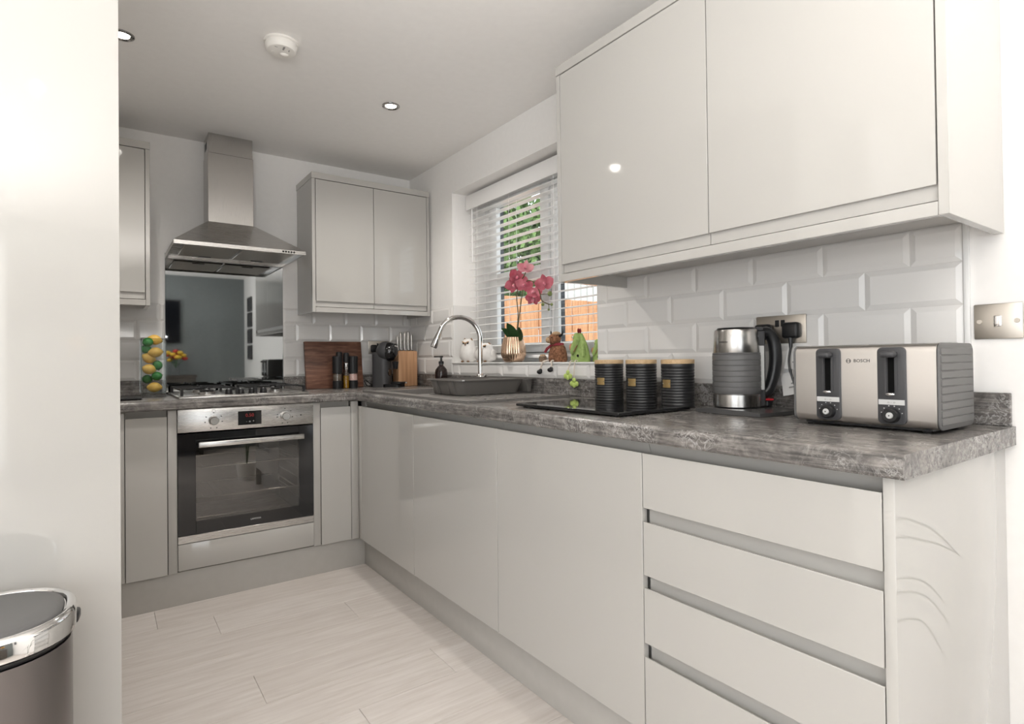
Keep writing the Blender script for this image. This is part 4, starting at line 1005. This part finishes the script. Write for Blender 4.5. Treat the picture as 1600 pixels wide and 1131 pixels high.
# sockets, plugs, switch on the right wall
socket('double_socket', 'satin nickel double socket above the kettle on right wall', 'r', 2.503, 2.659, 1.122, 1.207, 2)
def plug(u, z, lab, cable):
    p = thing('plug', lab, 'plug', (-.02, -u, z), group='plugs in the right wall socket')
    part('body', B().box(-.040, -u + .025, z - .024, -.0139, -u - .025, z + .024, .009, 3), 'black_matt', p)
    part('cable_grip', B().tube([(-.030, -u, z - .022), (-.030, -u, z - .036), (-.030, -u, z - .052)], [.007, .006, .0045], 8), 'black', p)
    part('cable', B().tube(smooth_path(cable), .0035, 7), 'black', p)
plug(2.535, 1.158, 'black plug half hidden behind the kettle handle', [(-.030, -2.535, 1.108), (-.032, -2.535, 1.04), (-.034, -2.545, .955), (-.045, -2.56, .925), (-.06, -2.565, .9235)])
plug(2.622, 1.160, 'black plug in the right half of the wall socket', [(-.030, -2.622, 1.11), (-.044, -2.625, 1.05), (-.046, -2.66, .96), (-.044, -2.71, .9235), (-.042, -2.80, .9225)])
sw = thing('light_switch', 'satin nickel single light switch on the right wall', 'switch', (-.005, -3.097, 1.16))
part('plate', B().box(-.006, -3.052, 1.118, -.0006, -3.1415, 1.200, .0025), 'nickel', sw)
part('rocker', B().box(-.0085, -3.0895, 1.146, -.0055, -3.1045, 1.172, .0015), 'chrome', sw)
for y in (-3.063, -3.131): part('screw', B().lathe([(0, .002), (.005, .002), (.0055, 0), (0, 0)], (0, 0, 0), 12, 'x').xf(Matrix.Translation((-.0062, y, 1.159)) @ Matrix.Rotation(PI, 4, 'Z')), 'nickel', sw)
# leaflets tucked behind the kettle
for nm, cz, cy, tl_, lab in (('leaflet', 1.075, -2.645, .10, 'upper white printed sachet tucked behind the kettle'), ('leaflet', 1.005, -2.63, -.22, 'lower crumpled printed sachet resting behind the kettle')):
    b = B(); b.box(-.001, -.042, -.034, .001, .042, .034)
    bmesh.ops.subdivide_edges(b.bm, edges=b.bm.edges, cuts=4, use_grid_fill=True)
    for v in b.bm.verts: v.co.x += .004 * noise.noise(v.co * 38 + Vector((cz * 9, 0, 0)))
    mx = Matrix.Translation((-.021, cy, cz)) @ Matrix.Rotation(tl_, 4, 'X') @ Matrix.Rotation(.16, 4, 'Y')
    t = thing(nm, lab, 'paper', (-.021, cy, cz), group='sachets behind the kettle')
    b.xf(mx); part('sheet', b, 'paper', t)
    pb = B()
    for q in range(3): pb.box(-.0042, -.028, -.014 + q * .011, -.0038, .020 - .008 * q, -.010 + q * .011)
    pb.xf(mx); part('print_lines', pb, 'print_grey', t)['kind'] = 'stuff'

# kettle
KX, KY = -.150, -2.520
kt = thing('electric_kettle', 'grey and stainless electric kettle with black handle on its base', 'kettle', (KX, KY, ZT))
hdir = math.atan2(-.577, .816)          # the handle points away to the right of the camera
km = Matrix.Translation((KX, KY, 0)) @ Matrix.Rotation(hdir, 4, 'Z')
def kx(b): b.bm.transform(km); return b
kr = .0655
part('body', kx(B().lathe([(0, .937), (kr + .001, .937), (kr + .001, .972), (kr - .001, .974), (kr - .001, 1.094), (kr, 1.096), (kr - .004, 1.158), (kr - .006, 1.163), (0, 1.163)], (0, 0, 0), 56)), 'steel_v', kt)
bprof = [(kr, .9745)]
for i in range(7):
    z = .980 + i * .0158; bprof += [(kr + .0022, z), (kr + .0022, z + .0128), (kr + .0008, z + .0140), (kr + .0008, z + .0150)]
bprof += [(kr + .0022, 1.0925), (kr, 1.0955)]
part('grip_band', kx(B().lathe(bprof + [(kr - .0005, 1.0955), (kr - .0005, .9745)], (0, 0, 0), 56, closed=True)), 'grey_rubber', kt, sharp=25)
part('lid', kx(B().lathe([(0, 1.1635), (kr - .010, 1.1635), (kr - .014, 1.169), (0, 1.171)], (0, 0, 0), 40)), 'black', kt)
part('foot_ring', kx(B().lathe([(0, .9335), (kr - .003, .9335), (kr - .001, .9367), (0, .9367)], (0, 0, 0), 40)), 'black', kt)
part('spine', kx(B().prism(rrect(kr - .016, -.026, kr + .013, .026, .010), 'z', .9375, 1.158, .002, 1)), 'dark_grey', kt)
part('water_gauge', kx(B().box(kr - .012, -.0285, .985, kr + .006, -.0262, 1.115, .001, 1)), 'silver_print', kt, label='pale water level window')
hp = smooth_path([(kr + .004, 0, 1.150), (kr + .028, 0, 1.155), (kr + .047, 0, 1.128), (kr + .052, 0, 1.08), (kr + .046, 0, 1.03), (kr + .030, 0, .985), (kr + .008, 0, .968)], 6)
part('handle', kx(B().tube(hp, [.015 + .003 * math.sin(PI * i / (len(hp) - 1)) for i in range(len(hp))], 14)), 'black', kt)
part('switch', kx(B().box(kr + .012, -.016, .952, kr + .038, .016, .958, .002)), 'red', kt, label='small red switch lever')
part('switch_housing', kx(B().prism(rrect(kr + .0132, -.017, kr + .036, .017, .008), 'z', .9375, .9515)), 'black', kt)
part('lid_button', kx(B().box(kr - .028, -.013, 1.1595, kr + .012, .013, 1.171, .004)), 'dark_grey', kt)
part('lettering', text_mesh('BOSCH', .008, km @ Matrix.Rotation(-hdir, 4, 'Z') @ face_m((-kr - .0004, 0, 1.126), '-x').to_4x4()), 'ink', kt)
bs = thing('kettle_base', 'dark flared power base under the kettle', 'kettle base', (KX, KY, ZT))
bm_ = Matrix.Translation((-.156, -2.552, 0)) @ Matrix.Rotation(math.radians(85), 4, 'Z')
# square plate with rounded corners, flared up at its two long ends
b = B(); N_ = 12; hw, hl = .096, .110; rows = []
for i in range(N_ + 1):
    t = -1 + 2 * i / N_; x = t * hl; w = hw * (1 - .10 * t * t); zt = ZT + .0155 - .005 * max(0, abs(t) - .55) / .45
    rows.append([b.bm.verts.new(p) for p in ((x, -w, ZT + .0012), (x, -w, zt), (x, w, zt), (x, w, ZT + .0012))])
for A, Q in zip(rows, rows[1:]):
    for j in range(4): b.bm.faces.new((A[j], A[(j + 1) % 4], Q[(j + 1) % 4], Q[j]))
b.bm.faces.new(rows[0]); b.bm.faces.new(rows[-1][::-1]); b.bm.transform(bm_)
part('base_plate', b, 'base_grey', bs, sharp=25)
part('connector', B().lathe([(0, ZT + .0146), (.05, ZT + .0148), (.05, ZT + .0153), (0, ZT + .0153)], (KX, KY, 0), 24), 'black', bs)

# toaster
ts = thing('toaster', 'wide stainless four-slice toaster with two grey control columns', 'toaster', (-.20, -2.924, ZT))
tx0, tx1, ty0, ty1, tz0, tz1 = -.302, -.100, -2.774, -3.076, .927, 1.107
part('shell', B().prism(rrect(tx0, tz0, tx1, tz1, .018, 6), 'y', ty0 - .006, ty1 + .005, .0), 'steel_y', ts, sharp=30)
for (ya, yb) in ((ty1 + .0045, ty1), (ty0, ty0 - .0055)):
    ec = part('end_cap', B().prism(rrect(tx0 - .001, tz0 - .001, tx1 + .001, tz1 + .001, .019, 6), 'y', ya, yb, .002, 2), 'grey_rubber', ts, label='ridged grey end cap')
    b = B(); yo = yb if yb == ty1 else ya
    for i in range(10):
        z = tz0 + .009 + i * .0163; b.box(tx0 + .007, yo + .0015 if yb == ty1 else yo - .0015, z, tx1 - .007, yo - .0016 if yb == ty1 else yo + .0016, z + .0148, .0012, 1)
    part('ridges', b, 'grey_rubber', ec)
for i, yc in enumerate((-2.858, -2.990)):
    w = .0275
    b = B().prism([(y, z) for y, z in rrect(yc - w, .934, yc + w, 1.1005, .010, 4)], 'x', tx0 - .0045, tx0 + .004, .0015, 2)
    col = part('control_column', b, 'dark_grey', ts)
    part('lever_slot', B().box(tx0 - .0054, yc - .0060, 1.003, tx0 - .0040, yc + .0060, 1.089), 'slot_black', col)
    part('slot_frame', B().box(tx0 - .0062, yc - .0125, 1.0, tx0 - .0044, yc - .0088, 1.09).box(tx0 - .0062, yc + .0088, 1.0, tx0 - .0044, yc + .0125, 1.09), 'dark_grey', col)
    part('lever', B().box(tx0 - .030, yc - .014, 1.078, tx0 - .0063, yc + .014, 1.0915, .006, 3), 'dark_grey', col)
    part('lever_tip', B().ball((tx0 - .006, yc + .002, .9985), (.004, .010, .004), 2), 'chrome', col)
    part('button_strip', B().box(tx0 - .0058, yc - .025, .976, tx0 - .0042, yc + .025, .987), 'silver_print', col)
    part('strip_marks', text_mesh('o - o', .008, face_m((tx0 - .0060, yc, .9815), '-x')), 'print_grey', col)
    part('dial', B().lathe([(0, .012), (.0135, .012), (.0155, .009), (.0165, 0), (0, 0)], (0, 0, 0), 28, 'x').xf(Matrix.Translation((tx0 - .0046, yc, .9535)) @ Matrix.Rotation(PI, 4, 'Z')), 'black', col)
    part('dial_button', B().lathe([(0, .003), (.0060, .003), (.007, 0), (0, 0)], (0, 0, 0), 20, 'x').xf(Matrix.Translation((tx0 - .0167, yc, .9535)) @ Matrix.Rotation(PI, 4, 'Z')), 'silver_print', col)
    part('button_dot', B().ball((tx0 - .0200, yc, .9535), .0016, 1), 'black', col)
    b = B()
    for a in range(6):
        an = math.radians(15 + a * 30); b.box(tx0 - .0053, yc + .0205 * math.cos(an) - .001, .9535 + .0205 * math.sin(an) - .001, tx0 - .0043, yc + .0205 * math.cos(an) + .001, .9535 + .0205 * math.sin(an) + .001)
    part('dial_marks', b, 'silver_print', col)
b = B()
for x in (-.262, -.225, -.180, -.143):
    b.box(x - .011, ty0 - .03, tz1 - .0003, x + .011, (ty0 + ty1) / 2 + .008, tz1 + .0006).box(x - .011, (ty0 + ty1) / 2 - .008, tz1 - .0003, x + .011, ty1 + .035, tz1 + .0006)
part('bread_slots', b, 'black', ts)
part('lettering', text_mesh('BOSCH', .0105, face_m((tx0 - .0004, -2.930, 1.071), '-x')), 'ink', ts)
part('emblem', B().lathe([(.0042, .0006), (.0052, .0006), (.0052, 0), (.0042, 0)], (0, 0, 0), 20, 'x', closed=True).box(0, -.0032, -.0005, .0006, .0032, .0005).box(0, -.0032, -.0025, .0006, -.0024, .0025).box(0, .0024, -.0025, .0006, .0032, .0025).xf(Matrix.Translation((tx0 - .0006, -2.902, 1.071))), 'ink', ts)
part('foot_frame', B().box(tx0 + .02, ty0 - .02, .922, tx1 - .02, ty1 + .02, .9268), 'black', ts)
for x in (tx0 + .02, tx1 - .03):
    for y in (ty0 - .03, ty1 + .03): part('foot', B().lathe([(0, ZT + .0005), (.007, ZT + .0005), (.008, .9225), (0, .9225)], (x, y, 0), 12), 'black', ts)
single('toaster_cable', B().tube(smooth_path([(-.099, -2.84, .935), (-.07, -2.83, .926), (-.055, -2.81, .9222), (-.05, -2.805, .9222)]), .0034, 7), 'black', 'short black cable behind the toaster', 'cable', loc=(-.07, -2.82, ZT))

# ------------------------------------------------------------------ bin in front of the tall unit
bn = thing('pedal_bin', 'dark steel kitchen bin with chrome rim at the lower left', 'bin', (-1.95, -2.34, 0))
bm4 = Matrix.Translation((-1.937, -2.281, 0))
def ring_solid(specs, n=8):
    b = B(); R = []
    for off, z in specs:
        R.append([b.bm.verts.new((x, y, z)) for x, y in rrect(-.200 + off, -.1215 + off, .200 - off, .1215 - off, .102 - off * .6, n)])
    m_ = len(R[0])
    for A, Q in zip(R, R[1:]):
        for i in range(m_): b.bm.faces.new((A[i], A[(i + 1) % m_], Q[(i + 1) % m_], Q[i]))
    b.bm.faces.new(R[0][::-1]); b.bm.faces.new(R[-1]); b.bm.transform(bm4); return b
part('body', ring_solid([(.004, .020), (.004, .632)]), 'bin_steel', bn)
part('foot', ring_solid([(.008, .0005), (.006, .0195)]), 'black', bn)
part('collar', ring_solid([(.007, .6325), (.003, .6415)]), 'black', bn)
part('chrome_rim', ring_solid([(.001, .642), (-.002, .645), (-.002, .671), (.002, .678), (.007, .680), (.011, .678), (.013, .673)]), 'chrome', bn)
part('lid', ring_solid([(.0145, .6735), (.016, .6785), (.026, .682), (.036, .684), (.045, .6845)]), 'grey_rubber', bn, sharp=60)
part('side_catch', B().box(-.010, -.016, .636, .010, .016, .656, .005).xf(Matrix.Translation((-1.741, -2.262, 0)) @ Matrix.Rotation(-.1, 4, 'Z')), 'black', bn)
part('pedal', B().box(-.06, -.150, .008, .06, -.112, .018, .003).xf(bm4), 'chrome', bn)

# ------------------------------------------------------------------ ceiling fittings
for k, y in enumerate(LAMP_Y):
    for x in LAMP_X:
        lab = {(0, -.573): 'round recessed ceiling downlight above the sink run', (0, -1.636): 'round recessed ceiling downlight cut by the tall unit'}.get((k, x), 'recessed ceiling downlight behind the viewer, %s row %s side' % (('', 'second', 'third')[k], 'right' if x > -1 else 'left'))
        t = thing('downlight', lab, 'ceiling light', (x, y, CEIL), group='recessed downlights')
        part('bezel', B().lathe([(.026, -.0006), (.041, -.0006), (.040, -.005), (.034, -.0075), (.026, -.003)], (0, 0, 0), 36, closed=True), 'dark_chrome', t, True)
        part('lens', B().lathe([(0, -.0006), (.0255, -.0006), (.0255, -.0022), (0, -.0026)], (0, 0, 0), 28), 'lens', t, True)
        lamp('downlight_lamp', 'SPOT', (x, y, CEIL - .012), SPOT_W[k], (1.0, 0.95, 0.89), (0, 0, -1), spot_size=math.radians(150), spot_blend=.9, shadow_soft_size=.03)
sa = thing('smoke_alarm', 'round white smoke alarm on the ceiling', 'smoke alarm', (-1.14, -1.27, CEIL))
part('base', B().lathe([(0, -.0005), (.062, -.0005), (.062, -.006), (.058, -.009), (0, -.009)], (0, 0, 0), 40), 'white', sa, True)
part('body', B().lathe([(0, -.0092), (.056, -.0092), (.058, -.014), (.055, -.030), (.050, -.036), (.020, -.041), (0, -.041)], (0, 0, 0), 40), 'white', sa, True)
part('sensor_hump', B().ball((.012, .006, -.038), (.018, .012, .010), 2), 'white', sa, True)
part('grille', B().box(-.002, -.044, -.0405, .004, -.020, -.0385).box(.02, -.03, -.0395, .024, -.018, -.0375).box(-.03, -.03, -.0385, -.012, -.028, -.0370), 'print_grey', sa, True)
part('test_button', B().lathe([(0, -.0412), (.012, -.0412), (.011, -.0445), (0, -.045)], (-.022, .014, .004), 16), 'white', sa, True)

# ------------------------------------------------------------------ living room things seen mirrored in the splashback
tv = thing('wall_television', 'black flat television on the teal far wall seen mirrored in splashback', 'television', (-1.37, YB + .03, 1.66))
part('casing', B().box(-1.64, YB + .001, 1.36, -.825, YB + .045, 1.945, .004), 'black', tv)
part('screen', B().box(-1.625, YB + .0452, 1.375, -.84, YB + .047, 1.93), 'screen', tv)
sd = thing('sideboard', 'dark wooden sideboard below the television seen mirrored in splashback', 'sideboard', (-1.25, YB + .2, 0))
part('body', B().box(-1.66, YB + .002, .06, -.68, YB + .40, .885, .003), 'sideboard', sd)
part('top', B().box(-1.67, YB + .001, .8855, -.67, YB + .41, .915, .003), 'sideboard', sd)
for x in (-1.60, -.76):
    for y in (YB + .06, YB + .34): part('leg', B().box(x - .02, y - .02, .0005, x + .02, y + .02, .0598), 'sideboard', sd)
fv = thing('flower_vase', 'vase of yellow and red flowers seen mirrored in splashback', 'flowers', (-.90, YB + .2, .9155))
part('vase', B().lathe([(0, .0005), (.04, .0005), (.05, .05), (.042, .12), (.055, .16), (0, .16)], (0, 0, 0), 20), 'clear', fv, True)
rf = random.Random(3)
for i in range(16):
    a = rf.uniform(0, 2 * PI); rr = rf.uniform(.0, .13); p = Vector((rr * math.cos(a), rr * math.sin(a) * .8, .26 + rf.uniform(-.04, .08) - rr * .25))
    part('flower_head', B().ball(p, (.038, .038, .026), 2, None, shag(i, .25, 4)), 'flower_y' if i % 2 else 'flower_r', fv, True)
    part('stem', B().tube([(0, 0, .1), p], .003, 5), 'leaf', fv, True)
for i, (z0, z1, w) in enumerate(((1.795, 1.995, 'topmost'), (1.575, 1.775, 'second from top'), (1.345, 1.545, 'third from top'), (1.118, 1.315, 'lowest'))):
    pf_ = thing('picture_frame', '%s black picture frame mirrored at the edge of the splashback' % w, 'picture', (-.01, -5.16, z0), group='picture frames on the right wall')
    part('frame', B().box(-.022, -5.285, z0, -.001, -5.265, z1).box(-.022, -5.055, z0, -.001, -5.035, z1).box(-.022, -5.265, z0, -.001, -5.055, z0 + .02).box(-.022, -5.265, z1 - .02, -.001, -5.055, z1), 'black', pf_)
    part('print', B().box(-.014, -5.265, z0 + .02, -.002, -5.055, z1 - .02), 'art', pf_)
# grass plant beside the end panel, seen only as a reflection in it
gp = thing('grass_plant', 'wispy green grass plant reflected in the glossy end panel', 'plant', (-.62, -3.38, 0))
part('pot', B().lathe([(0, .0005), (.075, .0005), (.095, .16), (.09, .16), (.085, .14), (0, .14)], (0, 0, 0), 24), 'white', gp, True)
for mid, end in (((-.30, -3.225, .75), (-.08, -3.18, .63)), ((-.30, -3.228, .715), (-.12, -3.185, .65)), ((-.32, -3.23, .63), (-.19, -3.20, .545)), ((-.32, -3.232, .60), (-.17, -3.20, .50)), ((-.32, -3.235, .54), (-.20, -3.20, .43)),
                 ((-.72, -3.45, .5), (-.85, -3.50, .42)), ((-.60, -3.47, .55), (-.58, -3.58, .5)), ((-.52, -3.46, .6), (-.45, -3.52, .55))):
    p = smooth_path([(-.62, -3.38, .14), (-.58 if mid[0] > -.5 else -.62, -3.355 if mid[0] > -.5 else -3.40, .45), ((-.62 + mid[0]) / 2, (-3.36 + mid[1]) / 2, mid[2] + .01), mid, end], 6)
    part('blade', B().tube(p, [.0060 - .0045 * i / (len(p) - 1) for i in range(len(p))], 5), 'grass', gp)
